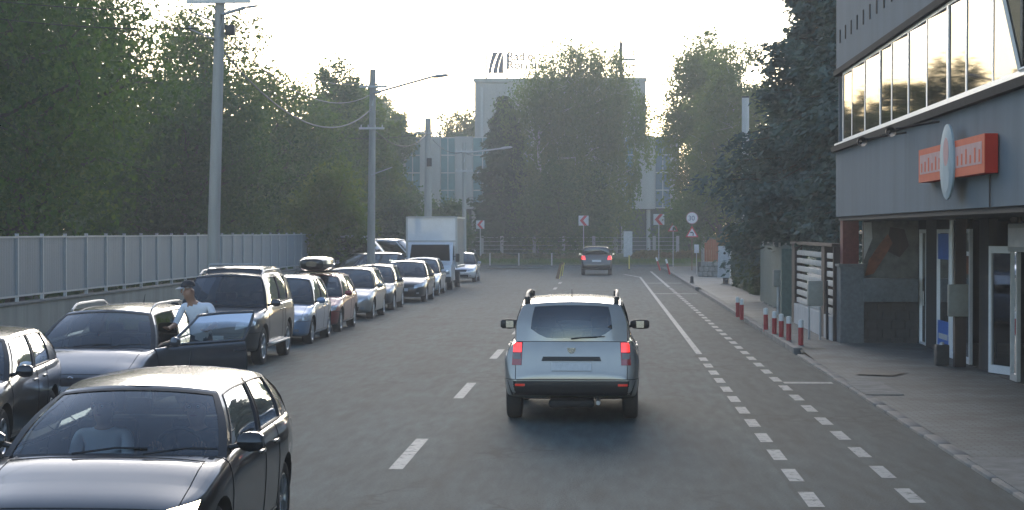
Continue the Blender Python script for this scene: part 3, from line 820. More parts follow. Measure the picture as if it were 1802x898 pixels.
c5, C5 = make_car('hatchback', 'red car carrying a black roof box', 'car', (-7.6, 49.2, -.09), FACE, MT['p_red'], dict(HATCH, L=4.2, H=1.5), group=PARK)
c6, _ = make_car('hatchback', 'silver hatchback parked behind the red car with the roof box', 'car', (-7.65, 56.4, -.09), FACE, MT['p_silver'], dict(HATCH, L=4.2, H=1.52), det=1, group=PARK)
c7, _ = make_car('hatchback', 'dark grey small car squeezed between the silver hatchback and the charcoal saloon', 'car', (-7.75, 62.6, -.09), FACE, MT['p_graphite'], dict(HATCH, H=1.5), det=1, group=PARK)
c8, _ = make_car('saloon_car', 'charcoal saloon with a dark grille parked in front of the white box truck', 'car', (-7.4, 70.0, -.09), FACE, MT['p_charcoal'], dict(SEDAN, H=1.52), det=1, group=PARK)
c9, _ = make_car('hatchback', 'pale silver car half hidden between the charcoal saloon and the white box truck', 'car', (-7.5, 76.6, -.09), FACE, MT['p_lightsilver'], dict(HATCH, H=1.54), det=1, group=PARK)
c10, _ = make_car('hatchback', 'silver car parked last in the row, behind the white box truck', 'car', (-7.4, 96.8, -.08), FACE, MT['p_lightsilver'], dict(HATCH, H=1.52), det=1, group=PARK)
c11, _ = make_car('saloon_car', 'dark car parked sideways on the left pavement in front of the white van', 'car', (-10.5, 80.0, .02), R_(125), MT['p_navy'], dict(HATCH, H=1.6, L=4.1), det=1)
VAN = dict(L=5.2, W=1.95, H=2.36, zc=1.22, zn=1.02, zbr=1.22, hood=.85, ws=.95, roof_end=.06, glass_end=.04, R=.34, wb=3.2, fo=.9, wt=.80, gc=.04, bump=.62)
v1, _ = make_car('van', 'white panel van parked sideways behind the dark car on the left pavement', 'van', (-11.5, 85.2, .02), R_(-95), MT['p_white'], VAN, det=1)
v2, _ = make_car('van', 'white van half hidden between the other van and the box truck', 'van', (-10.7, 91.5, .02), R_(-100), MT['p_white'], dict(VAN, H=2.15), det=1)

# roof box and its bars on the red car (carried: things of their own)
t = empty('roof_box', (-7.6, 49.2, 0), 0, 'black roof box strapped on top of the red car', 'roof box')
mb = MB(); V = []
for y, s in ((-.98, .35), (-.92, .75), (-.7, .95), (0, 1), (.6, .97), (.9, .8), (.98, .4)):
    r = [(.40*s*math.copysign(abs(math.cos(a))**.6, math.cos(a)), y, 1.66+.19*s*math.copysign(abs(math.sin(a))**.6, math.sin(a))) for a in np.linspace(0, 2*PI, 17)]
    V.append(r)
mb.grid(V, 'p_black' if False else MT['p_black']); mb.add(V[0][:-1], [tuple(range(16))], MT['p_black']); mb.add(V[-1][:-1], [tuple(range(16))], MT['p_black']); mb.build('box_shell', t)
for y in (-.4, .4):
    mb = MB(); mb.tube([(-.56, y, 1.345), (-.5, y, 1.45), (.5, y, 1.45), (.56, y, 1.345)], .018, 'dark', 6); mb.build('cross_bar', t)
# raised rear roof of the off-road car
mb = MB(); I = C3; V = []
for y, dz in ((I['yAt']-.45, .0), (I['yAt']-.52, .10), (I['yAt']-.7, .125), (I['yDt']+.35, .125), (I['yDt']+.1, .09), (I['yDt']-.02, .0)):
    V.append([(u*(I['xt'](y)-.05), y, I['zr'](y)+I['crown']*(1-abs(u)**2.2)*.6+dz*(1 if abs(u) < .97 else .0)) for u in (-1, -.97, -.9, -.5, 0, .5, .9, .97, 1)])
mb.grid(V, MT['p_darkgrey'])
mb.build('raised_roof', c3)
mb = MB(); y = I['yAt']-.50
mb.tube([(-.52, y+.06, I['zr'](y)+.10), (-.5, y+.04, I['zr'](y)+.20), (.5, y+.04, I['zr'](y)+.20), (.52, y+.06, I['zr'](y)+.10)], .02, 'steel', 6); mb.build('roof_bar', c3)
for sx in (-1, 1):
    mb = MB(); mb.rbox((sx*.93-.07, I['yr']+.42, .38), (sx*.93+.07, I['yf']-.42, .42), 'steel', .015); mb.build('side_step', c3)

# ---- silver SUV seen from behind
DU = dict(L=4.3, W=1.82, H=1.63, zc=1.10, zn=.88, zbr=1.06, hood=1.05, ws=.75, gc=.06, bump=.545, R=.345, wb=2.67, fo=.82, wt=.735, rails=False, roof_end=.34, glass_end=.10, rear_glass_z=1.06, blackbump=False, crown=.045, sec=.092, rear_pillar=True, dmirror=True, tinted=True)
du, DI = make_car('off_road_car', 'silver compact off-road car driving ahead in the middle lane with lit tail lights', 'car', (-.44, 26.55, 0), 0, MT['p_silver'], DU, det=3, tail=None, rimmat='rimd')
pt = DI['patch']; h = DI['h']; w2 = DI['w2']
du_rb = DI['parts']['rb']; du_tg = DI['parts'].get('tailgate', du)
for sx in (-1, 1):
    # tall lamp clusters on the rear corners: lit red top, clear middle, dark foot
    holder = pt('tail_light', [(sx*.725*w2, -h, .76), (sx*.82*w2, -h+.15, .76), (sx*.80*w2, -h+.2, 1.06), (sx*.71*w2, -h+.06, 1.06)], (-sx*.28, 1, 0), 'lampred', 5, 8, off=.012)
    pt('lit_lens', [(sx*.73*w2, -h, .93), (sx*.81*w2, -h+.15, .93), (sx*.795*w2, -h+.2, 1.05), (sx*.72*w2, -h+.06, 1.05)], (-sx*.28, 1, 0), 'lampredlit', 4, 4, off=.022, par=holder)
    pt('clear_lens', [(sx*.735*w2, -h, .84), (sx*.80*w2, -h+.15, .84), (sx*.80*w2, -h+.2, .915), (sx*.73*w2, -h+.06, .915)], (-sx*.28, 1, 0), 'lampsmoke', 4, 3, off=.020, par=holder)
    pt('reflector', [(sx*.66*w2, -h, .49), (sx*.80*w2, -h, .49), (sx*.80*w2, -h, .52), (sx*.66*w2, -h, .52)], (-sx*.2, 1, 0), 'reflredglow', 3, 2, off=.03, par=du_rb)
    mb = MB(); pts = []
    for k in range(9):
        q = k/8; y = lerp(DI['yAt']-.1, DI['yDt']+.06, q)
        pts.append((sx*(DI['xt'](y)-.05), y, DI['zr'](y)+.03+.06*min(1, math.sin(PI*(.06+.9*q))*3)))
    mb.tube(pts, .024, 'dark', 8)
    for k in (0, 8): mb.rbox((pts[k][0]-.035, pts[k][1]-.05, pts[k][2]-.06), (pts[k][0]+.035, pts[k][1]+.05, pts[k][2]+.05), 'dark', .015)
    mb.build('roof_rail', du)
pt('lower_bumper', [(-.86*w2, -h, .36), (.86*w2, -h, .36), (.92*w2, -h, .555), (-.92*w2, -h, .555)], (0, 1, 0), 'dark', 16, 6, off=.018, par=du_rb)
pt('plate_recess', [(-.39, -h, .815), (.39, -h, .815), (.37, -h, .87), (-.37, -h, .87)], (0, 1, 0), 'dark', 10, 3, off=.014, par=du_tg)
pt('number_plate', [(-.26, -h, .69), (.26, -h, .69), (.26, -h, .795), (-.26, -h, .795)], (0, 1, 0), 'plate', 6, 3, off=.02)
mb = MB(); em = [(-.05, .95), (-.055, .985), (.055, .985), (.05, .95), (.025, .915), (-.025, .915)]
hit = DI['bvh'].ray_cast(Vector((0, -5, .95)), Vector((0, 1, 0))); yy = hit[0].y if hit[0] else -h+.05
mb.prism([(a*1.0, b) for a, b in em], 'y', yy-.02, yy+.02, 'chrome')
mb.prism([(a*.5, .95+(b-.95)*.5+.012) for a, b in em], 'y', yy-.024, yy-.019, 'p_silver'); mb.build('emblem', du_tg)
mb = MB(); mb.tube([(.0, -h+.09, 1.10), (.10, -h+.06, 1.115), (.44, -h+.08, 1.135)], [.014, .011, .006], 'dark', 6); mb.build('rear_wiper', du_tg)
mb = MB(); mb.rbox((-.3, -h+.05, .20), (.3, -h+.5, .30), 'under', .04); mb.tube([(.35, -h+.0, .27), (.35, -h+.7, .30)], .03, 'steel', 8); mb.rbox((-.6, -h+.45, .28), (.6, -h+.6, .40), 'under', .03); mb.build('exhaust', du)

# ---- dark SUV far ahead
fs_, FI = make_car('off_road_car', 'dark navy off-road car with lit red brake lights near the bend', 'car', (-.5, 110.2, 0), 0, MT['p_black'], dict(SUV, H=1.68, rails=False, L=4.4), det=1, tail='lampredlit')

# ------------------------------------------------------------------ box truck
t = empty('box_truck', (-7.75, 82.0, -.09), 0, 'white box truck parked at the kerb in the row of cars', 'truck')
mb = MB()
prof = [(0, .42), (0, .95), (.10, 1.12), (.62, 1.25), (1.05, 2.02), (1.25, 2.12), (2.15, 2.12), (2.15, .42)]
V = []
for x, ins in ((-1.0, .06), (-.96, .02), (-.8, 0), (0, -.03), (.8, 0), (.96, .02), (1.0, .06)):
    V.append([(x, y+ins if i in (0, 1, 2, 3) else y, z) for i, (y, z) in enumerate(prof)])
mb.grid(V, MT['p_white'], True)
for s in (0, -1): mb.add(V[s], [tuple(range(len(prof)))], MT['p_white'])
mb.build('cab', t, 25)
mb = MB(); mb.add([(-.90, .66, 1.30), (.90, .66, 1.30), (.84, 1.03, 2.01), (-.84, 1.03, 2.01)], [(0, 1, 2, 3)], 'trim'); mb.v = [(x, y-.035, z+.01) for x, y, z in mb.v]; mb.add([(-.86, .62, 1.33), (.86, .62, 1.33), (.80, .985, 2.0), (-.80, .985, 2.0)], [(0, 1, 2, 3)], MT['winglass']); mb.build('windscreen', t)
for sx in (-1, 1):
    mb = MB(); mb.add([(sx*1.012, .95, 1.32), (sx*1.012, 1.75, 1.32), (sx*1.012, 1.75, 1.95), (sx*1.012, 1.28, 1.95)], [(0, 1, 2, 3)], MT['winglass']); mb.build('side_window', t)
    mb = MB(); mb.rbox((sx*1.22-.09, .78, 1.25), (sx*1.22+.09, .88, 1.62), 'dark', .03); mb.tube([(sx*1.0, .9, 1.5), (sx*1.2, .83, 1.5)], .015, 'dark', 6); mb.build('wing_mirror', t)
    mb = MB(); mb.rbox((sx*.76-.17, -.05, .72), (sx*.76+.17, .06, .93), 'lampclear', .03); mb.build('headlight', t)
mb = MB(); mb.rbox((-.55, -.05, .62), (.55, .04, .92), 'grille', .02); mb.build('grille', t)
mb = MB(); mb.rbox((-1.0, -.12, .36), (1.0, .15, .62), 'dark', .04); mb.build('bumper', t)
mb = MB(); mb.rbox((-.26, -.14, .44), (.26, -.115, .55), 'plate', .004); mb.build('number_plate', t)
mb = MB(); mb.box((-1.08, 1.55, 1.0), (1.08, 6.2, 3.22), MT['p_white']); mb.build('cargo_box', t)
mb = MB()
for sx in (-1, 1):
    mb.box((sx*1.11-.04, 1.52, 1.0), (sx*1.11+.04, 1.60, 3.25), 'steel'); mb.box((sx*1.11-.04, 1.6, 3.19), (sx*1.11+.04, 6.22, 3.26), 'steel'); mb.box((sx*1.11-.04, 1.6, .96), (sx*1.11+.04, 6.22, 1.06), 'steel')
mb.box((-1.07, 1.50, 3.19), (1.07, 1.56, 3.27), 'steel'); mb.box((-1.07, 1.50, 2.14), (1.07, 1.56, 2.20), 'steel')
mb.build('corner_trim', t)
mb = MB(); mb.box((-.45, 1.6, .55), (.45, 6.1, .95), 'under'); mb.build('chassis', t)
for y in (.75, 4.9):
    for sx in (-1, 1):
        mb = MB(); mb.lathe([(0, 0), (.22, 0), (.24, -.04*sx)], 'rimd', 16, 'x', (sx*.12, 0, 0)); wo = mb.build('wheel', t); wo.location = (sx*.88, y, .38)
        mb = MB(); mb.lathe([(.22, -.11), (.34, -.12), (.38, -.08), (.38, .08), (.34, .12), (.22, .11)], 'rubber', 24, 'x'); mb.build('tyre', wo)

# ------------------------------------------------------------------ people
def skin_person(name, joints, edges, root_j, matf, parent_obj=None):
    """joints: name -> (pos, radius or (rx,ry)); grows ONE continuous surface over the skeleton"""
    names = list(joints); idx = {n: i for i, n in enumerate(names)}
    me = bpy.data.meshes.new(name)
    me.from_pydata([joints[n][0] for n in names], [(idx[a], idx[b]) for a, b in edges], [])
    ob = bpy.data.objects.new(name, me); COL.objects.link(ob)
    ob.modifiers.new('s', 'SKIN'); 
    lay = me.skin_vertices[0].data if me.skin_vertices else None
    if lay is None:
        bpy.context.view_layer.objects.active = ob
    for i, n in enumerate(names):
        r = joints[n][1]; r = r if isinstance(r, tuple) else (r, r)
        lay[i].radius = r; lay[i].use_root = (n == root_j)
    sb = ob.modifiers.new('u', 'SUBSURF'); sb.levels = 2; sb.render_levels = 2
    dg = bpy.context.evaluated_depsgraph_get()
    m2 = bpy.data.meshes.new_from_object(ob.evaluated_get(dg))
    bpy.data.objects.remove(ob)
    m2.materials.clear()
    mats = []
    P_ = {n: Vector(joints[n][0]) for n in names}
    for p in m2.polygons:
        c = p.center
        best = min(edges, key=lambda e: _segd(c, P_[e[0]], P_[e[1]]))
        a_, b_ = P_[best[0]], P_[best[1]]; tt = (c-a_).dot(b_-a_)/max((b_-a_).length_squared, 1e-9)
        m = MT[matf(best, tt)]
        if m not in mats: mats.append(m); m2.materials.append(m)
        p.material_index = mats.index(m); p.use_smooth = True
    o = bpy.data.objects.new(name, m2); link(o, parent_obj)
    return o
def _segd(c, a, b):
    d = b-a; t = max(0, min(1, (c-a).dot(d)/max(d.length_squared, 1e-9))); return (c-(a+d*t)).length

def add_hand(J, E, wrist, base, dirv, side, curl=.5, n='L'):
    """palm + five separate curled fingers"""
    d = Vector(dirv).normalized(); s = Vector(side).normalized(); u = d.cross(s)
    J[n+'palm'] = (tuple(Vector(base)+d*.05), (.020, .032)); E.append((wrist, n+'palm'))
    for k, (o, ln) in enumerate(((-.030, .062), (-.010, .074), (.010, .070), (.029, .054))):
        p0 = Vector(base)+d*.085+s*o
        p1 = p0 + (d*math.cos(curl*.6)+u*math.sin(curl*.6))*ln*.5
        p2 = p1 + (d*math.cos(curl*1.6)+u*math.sin(curl*1.6))*ln*.5
        a, b, c = n+'f%da' % k, n+'f%db' % k, n+'f%dc' % k
        J[a] = (tuple(p0), .0095); J[b] = (tuple(p1), .0085); J[c] = (tuple(p2), .0075)
        E += [(n+'palm', a), (a, b), (b, c)]
    p0 = Vector(base)+d*.035-s*.036; p1 = p0+d*.028-s*.022+u*.012; p2 = p1+d*.03+u*.01
    J[n+'t0'] = (tuple(p0), .012); J[n+'t1'] = (tuple(p1), .010); J[n+'t2'] = (tuple(p2), .0085)
    E += [(n+'palm', n+'t0'), (n+'t0', n+'t1'), (n+'t1', n+'t2')]

def face_bits(par, hc, fwd, up=(0, 0, 1), hairm='hair', hair=True, cap=False):
    """eyes, mouth, hair or cap as children, set on a head of centre hc looking along fwd"""
    f = Vector(fwd).normalized(); u = Vector(up).normalized(); s = f.cross(u).normalized(); u = s.cross(f)
    hc = Vector(hc)
    for e in (-1, 1):
        mb = MB(); c = hc+f*.088+s*e*.033+u*.012
        mb.lathe([(0, .012), (.007, .009), (.0115, 0)], 'eyew', 10, 'z'); 
        q = f.to_track_quat('Z', 'Y').to_matrix(); mb.v = [tuple(q @ Vector(v)+c) for v in mb.v]
        k = len(mb.v); mb.lathe([(0, .0128), (.005, .0115)], 'signblack', 8, 'z'); mb.v[k:] = [tuple(q @ Vector(v)+c) for v in mb.v[k:]]
        mb.build('eye', par)
        mb = MB(); c2_ = hc+s*e*.082+u*.0-f*.005
        mb.tube([c2_-u*.03, c2_+s*e*.014-f*.006, c2_+u*.032], [.010, .014, .008], 'skin', 6); mb.build('ear', par)
    mb = MB(); c = hc+f*.092-u*.055; mb.tube([c-s*.024, c+f*.006, c+s*.024], [.004, .007, .004], 'lips', 6); mb.build('mouth', par)
    mb = MB(); c = hc+f*.095; mb.tube([c+u*.022, c+f*.018-u*.02, c+f*.008-u*.032], [.008, .015, .011], 'skin', 6); mb.build('nose', par)
    mb = MB(); q = Matrix((s, f, u)).transposed()
    V = []
    for j in range(7):
        a = PI/2*(1-j/6*1.12); r = math.cos(a)
        V.append([tuple(q @ Vector((.089*r*math.cos(t), (.108*r*math.sin(t) - .006), .055+.085*math.sin(a) - (.05 if (math.sin(t) < .2 and j == 6 and not cap) else 0))) + hc) for t in np.linspace(0, 2*PI, 17)])
    mb.grid(V, 'cap' if cap else hairm)
    o = mb.build('cap' if cap else 'hair', par)
    if cap:
        mb = MB(); V = []
        for rr in (0, .04, .075):
            V.append([tuple(q @ Vector((.08*math.sin(t), .085+.03*math.cos(t)+rr*math.cos(t*.8), .05-.012*(rr/.07))) + hc) for t in np.linspace(-1.1, 1.1, 9)])
        mb.grid(V, 'capbrim'); mb.grid([[(a, b, c-.006) for a, b, c in r] for r in V], 'capbrim'); mb.build('brim', o)

def clothes(top, legs='jeans', sleeve='long'):
    def f(e, c):
        a = e[0]+'|'+e[1]
        if e == ('chest', 'neck') and c < .80: return top
        if 'head' in a or 'neck' in a: return 'skin'
        if 'palm' in a or any(x in a for x in ('f0', 'f1', 'f2', 'f3', 't0', 't1', 't2')): return 'skin'
        if 'wrist' in a and sleeve == 'short': return 'skin'
        if 'toe' in a: return 'shoe'
        if any(x in a for x in ('knee', 'ankle', 'hip')): return legs
        return top
    return f

# man in a white T-shirt and cap, standing behind the open door of the estate car
x0, y0, z0 = -5.90, 27.05, -.045
def pj(dx, dy, dz): return (x0+dx, y0+dy, z0+dz*1.05)
J = {'pelvis': (pj(.02, .05, .93), (.155, .115)), 'waist': (pj(0, .0, 1.10), (.145, .105)), 'chest': (pj(-.03, -.06, 1.30), (.175, .115)), 'neck': (pj(-.09, -.12, 1.455), .050), 'head0': (pj(-.125, -.16, 1.535), (.080, .090)), 'head1': (pj(-.13, -.155, 1.655), (.092, .108)),
     'shL': (pj(.17, -.08, 1.405), .068), 'elL': (pj(.28, -.22, 1.15), .046), 'wristL': (pj(.20, -.45, 1.08), .030),
     'shR': (pj(-.22, -.05, 1.405), .068), 'elR': (pj(-.33, -.15, 1.13), .046), 'wristR': (pj(-.36, -.38, 1.10), .030),
     'hipL': (pj(.11, .05, .88), .095), 'kneeL': (pj(.13, .0, .48), .066), 'ankleL': (pj(.14, .06, .09), .045), 'toeL': (pj(.14, -.13, .035), .038),
     'hipR': (pj(-.09, .05, .88), .095), 'kneeR': (pj(-.12, -.04, .48), .066), 'ankleR': (pj(-.12, .05, .09), .045), 'toeR': (pj(-.14, -.14, .035), .038)}
E = [('pelvis', 'waist'), ('waist', 'chest'), ('chest', 'neck'), ('neck', 'head0'), ('head0', 'head1'), ('chest', 'shL'), ('shL', 'elL'), ('elL', 'wristL'), ('chest', 'shR'), ('shR', 'elR'), ('elR', 'wristR'),
     ('pelvis', 'hipL'), ('hipL', 'kneeL'), ('kneeL', 'ankleL'), ('ankleL', 'toeL'), ('pelvis', 'hipR'), ('hipR', 'kneeR'), ('kneeR', 'ankleR'), ('ankleR', 'toeR')]
add_hand(J, E, 'wristL', J['wristL'][0], (-.1, -1, -.1), (1, 0, 0), .5, 'L')
add_hand(J, E, 'wristR', J['wristR'][0], (-.1, -1, .0), (1, 0, 0), .5, 'R')
man = skin_person('person', J, E, 'pelvis', clothes('shirt', 'jeans', 'short'))
tag(man, 'man in a white T-shirt and dark cap standing behind the open car door', 'person')
face_bits(man, pj(-.135, -.16, 1.625), (-.75, -.66, -.12), cap=True)

# two people sitting in the near black car (local car space; car faces the camera)
def car_pt(root, p): return root.matrix_basis @ Vector(p)
def seated(root, info, sx, top, arms, lookdx=0):
    ys_ = info['yseat']; x = sx*.36
    c = lambda dx, dy, dz: tuple(car_pt(root, (x+dx, ys_+dy, dz)))
    J = {'pelvis': (c(0, .05, .55), (.15, .12)), 'waist': (c(0, .0, .70), (.14, .105)), 'chest': (c(0, -.02, .88), (.165, .11)), 'neck': (c(0, -.01, 1.03), .048), 'head0': (c(0, .02, 1.09), (.078, .088)), 'head1': (c(0, .02, 1.20), (.090, .106)),
         'hipL': (c(-.10, .12, .55), .09), 'kneeL': (c(-.13, .50, .62), .066), 'ankleL': (c(-.13, .72, .34), .045), 'hipR': (c(.10, .12, .55), .09), 'kneeR': (c(.13, .50, .62), .066), 'ankleR': (c(.13, .72, .34), .045)}
    E = [('pelvis', 'waist'), ('waist', 'chest'), ('chest', 'neck'), ('neck', 'head0'), ('head0', 'head1'), ('pelvis', 'hipL'), ('hipL', 'kneeL'), ('kneeL', 'ankleL'), ('pelvis', 'hipR'), ('hipR', 'kneeR'), ('kneeR', 'ankleR')]
    for n, e, el, wr in (('L', -1, arms[0], arms[1]), ('R', 1, arms[2], arms[3])):
        J['sh'+n] = (c(e*.185, 0, .96), .058); J['el'+n] = (c(*el), .045); J['wrist'+n] = (c(*wr), .030)
        E += [('chest', 'sh'+n), ('sh'+n, 'el'+n), ('el'+n, 'wrist'+n)]
        dv = (car_pt(root, (x+wr[0], ys_+wr[1]+1, wr[2]+.2))-car_pt(root, (x+wr[0], ys_+wr[1], wr[2])))
        add_hand(J, E, 'wrist'+n, J['wrist'+n][0], dv, (1, 0, 0), .8, n)
    o = skin_person('person', J, E, 'pelvis', clothes(top, 'jeans', 'long'))
    f = car_pt(root, (lookdx, 1, 0))-car_pt(root, (0, 0, 0))
    face_bits(o, c(0, .025, 1.165), f)
    return o
bpy.context.view_layer.update()
dy = NI['yc']-.62-NI['yseat']
o = seated(near, NI, -1, 'shirtd', ((-.24, .22, .80), (-.16, dy-.10, .90), (.24, .22, .80), (.16, dy-.10, .90)))
tag(o, 'driver in dark clothes holding the steering wheel of the near black car', 'person')
o = seated(near, NI, 1, 'shirt', ((-.22, .14, .68), (-.08, .34, .62), (.22, .14, .68), (.08, .34, .62)), .15)
tag(o, 'passenger in a pale shirt sitting beside the driver in the near black car', 'person')

# ------------------------------------------------------------------ left boundary fence
FX = -13.2
fence = empty('boundary_fence', (FX, 0, 0), 0, 'long blue grey sheet metal fence on a concrete wall along the left side', 'fence')
mb = MB(); mb.box((-.12, 14, -.3), (.12, 86, .86), 'wallconc'); mb.build('base_wall', fence)
mb = MB(); mb.rbox((-.16, 14, .862), (.16, 86, .92), 'kerb', .012); mb.build('coping', fence)
post = panel = rail = None
for i in range(38):
    y = 15.2 + i*1.88
    if post is None:
        mb = MB(); mb.box((-.035, -.035, .92), (.035, .035, 2.44), 'fencepost'); mb.box((-.04, -.04, 2.441), (.04, .04, 2.455), 'fencepost'); post = mb.build('post', fence); o = post
        mb = MB(); V = []
        for k in range(41):
            yy = .045+k*(1.79/40); V.append([(-.012+.0016*(1 if (k//2) % 2 else -1), yy, z) for z in (1.05, 2.36)])
        mb.grid(V, 'fencepanel', False); panel = mb.build('panel', fence); p = panel
        mb = MB(); mb.box((.0, .037, 2.36), (.03, 1.843, 2.40), 'fencepost'); rail = mb.build('top_rail', fence); r = rail
        mb = MB(); mb.box((.0, .037, 1.03), (.03, 1.843, 1.07), 'fencepost'); rail2 = mb.build('bottom_rail', fence); r2 = rail2
    else:
        o, p, r, r2 = [q.copy() for q in (post, panel, rail, rail2)]
        for q in (o, p, r, r2): COL.objects.link(q)
    for q in (o, p, r, r2): q.location = (0, y, .004*math.sin(i*1.9))

# ------------------------------------------------------------------ poles, lamps, cables
def lamp_head(mb, p, d, k=1.0):
    d = Vector(d).normalized()
    mb.tube([Vector(p), Vector(p)+d*.25*k, Vector(p)+d*.6*k, Vector(p)+d*.72*k], [.04*k, .075*k, .06*k, .02*k], 'steel', 8)
def utility_pole(name, label, x, y, H, r0, r1, lean=0, arms=(), lamp=None, group=None):
    t = empty(name, (x, y, 0), 0, label, 'utility pole', group)
    mb = MB(); mb.tube([(0, 0, -.2), (lean*.5, 0, H*.5), (lean, 0, H)], [r0, (r0+r1)/2, r1], 'conc', 14); mb.build('shaft', t)
    for z, x0_, x1_ in arms:
        mb = MB(); q = lean*z/H
        mb.box((q+x0_, -r1-.10, z-.04), (q+x1_, -r1-.02, z+.04), 'steel')
        for s in np.linspace(x0_+.08, x1_-.08, 4):
            mb.tube([(q+s, -r1-.06, z+.04), (q+s, -r1-.06, z+.14)], [.03, .022], 'slatpale', 6)
        mb.build('crossarm', t)
    if lamp:
        z, ln, rise, hk = lamp; q = lean*z/H
        mb = MB(); mb.tube([(q, -r1*.9, z-.5), (q+.1, -r1-.05, z), (q+ln, -r1-.05, z+rise)], .042, 'steel', 8); mb.build('lamp_arm', t)
        mb = MB(); lamp_head(mb, (q+ln, -r1-.05, z+rise), (1, 0, .12), hk); mb.build('lamp_head', t)
    return t
p1 = utility_pole('utility_pole', 'tall tapered concrete pole nearest the viewer, behind the big grey off-road car', -9.12, 43.0, 9.5, .155, .105, .28, ((7.80, -.75, .75),), (7.5, .62, .16, .45), 'poles along the left pavement')
p2 = utility_pole('utility_pole', 'concrete pole with a long street lamp arm, beside the sideways parked dark car', -9.32, 74.2, 8.95, .17, .12, .10, ((8.25, -.5, .6), (6.6, -.5, .5)), (8.0, 2.35, .62, 1.0), 'poles along the left pavement')
p3 = utility_pole('utility_pole', 'thick concrete pole rising behind the white box truck', -10.6, 112, 9.3, .26, .18, 0, ((8.4, -.8, .8),), None, 'poles along the left pavement')
p4 = utility_pole('utility_pole', 'slim pole with a lamp arm beside the right side of the white box truck', -7.9, 105, 7.5, .13, .10, 0, ((7.0, -.5, .5), (5.9, -.5, .5)), (6.9, 2.0, .25, 1.0), 'poles along the left pavement')
for (z, q) in ((7.35, -.12), (6.95, -.12)):
    mb = MB(); mb.tube([(q+.2, -.05, z), (q-.28, -.22, z+.20), (q-.32, -.24, z+.28)], [.02, .02, .035], 'steel', 6); mb.build('bracket', p1)
mb = MB(); mb.rbox((.38, -.20, 7.02), (.60, -.02, 7.26), 'dark', .02); mb.build('junction_box', p1)
mb = MB(); mb.tube([(.06, -.22, 4.75), (.9, -.30, 5.05)], .022, 'steel', 6); mb.build('flag_arm', p2)
mb = MB(); mb.rbox((-.05, -.36, 6.4), (.25, -.2, 6.9), 'dark', .02); mb.build('junction_box', p3)
def cable(label, a, b, sag, r=.018, mat='cable', group='overhead cables'):
    a, b = Vector(a), Vector(b); mb = MB(); pts = []
    for k in range(25):
        t_ = k/24; p = a.lerp(b, t_); p.z -= sag*4*t_*(1-t_); pts.append(p)
    mb.tube(pts, r, mat, 5); return tag(mb.build('overhead_cable'), label, 'cable', group)
q1 = lambda dx, z: (-9.12+dx, 42.8, z); q2 = lambda dx, z: (-9.32+dx, 74.0, z)
cable('cable running left from the upper bracket of the nearest pole', q1(-.28, 7.6), (-16.5, 38, 7.9), .25, .012)
cable('cable running left from the lower bracket of the nearest pole', q1(-.28, 7.18), (-16.5, 38, 7.65), .3, .012)
cable('thick sagging pale cable between the nearest pole and the lamp pole', q1(.1, 6.95), q2(.05, 7.35), 1.3, .022, 'cablel')
cable('upper sagging cable between the nearest pole and the lamp pole', q1(.1, 7.3), q2(.05, 7.95), .95, .016, 'cablel')
cable('thin cable from the crossarm of the nearest pole to the lamp pole', q1(-.5, 7.95), q2(-.35, 8.4), .7, .011, 'cablel')
cable('cable from the lamp pole to the thick pole behind the truck', q2(.1, 6.6), (-10.6, 112, 8.5), .8, .022)
cable('cable across the far building between the thick and the slim pole', (-10.3, 112, 8.0), (-7.9, 105, 7.0), .35, .018)
cable('cable from the slim pole towards the far bend', (-7.8, 105, 6.9), (-9.5, 150, 9.8), .5, .015)
cable('cable running from the far left trees to the thick pole', (-20, 125, 9.2), (-10.9, 112, 8.4), .4, .018)
cable('cable from the nearest pole towards the viewer, out of the picture', q1(.2, 7.95), (-8.6, 4, 8.1), .5, .014)

# ------------------------------------------------------------------ trees
LEAF = {}
def leaves_mesh(C, N, ln, wd, tint, mat, rng, along=None):
    n = len(C)
    a = rng.normal(size=(n, 3)) if along is None else along + rng.normal(size=(n, 3))*.35
    a -= N*np.sum(a*N, 1)[:, None]; a /= np.linalg.norm(a, axis=1)[:, None]+1e-9
    b = np.cross(N, a)
    l_ = (ln*(.6+.8*rng.random(n)))[:, None]*.5; w_ = (wd*(.6+.8*rng.random(n)))[:, None]*.5
    V = np.stack([C-a*l_, C+b*w_-a*l_*.1, C+a*l_, C-b*w_-a*l_*.1], 1).reshape(-1, 3)
    me = bpy.data.meshes.new('crown')
    me.vertices.add(4*n); me.vertices.foreach_set('co', V.astype(np.float32).ravel())
    me.loops.add(4*n); me.loops.foreach_set('vertex_index', np.arange(4*n, dtype=np.int32))
    me.polygons.add(n); me.polygons.foreach_set('loop_start', np.arange(0, 4*n, 4, dtype=np.int32)); me.polygons.foreach_set('loop_total', np.full(n, 4, dtype=np.int32))
    me.update(calc_edges=True)
    at_ = me.attributes.new('tint', 'FLOAT', 'FACE'); at_.data.foreach_set('value', np.clip(tint, 0, 1).astype(np.float32))
    me.materials.append(MT[mat] if isinstance(mat, str) else mat)
    return me
def unit(v): return v/(np.linalg.norm(v, axis=-1, keepdims=True)+1e-9)

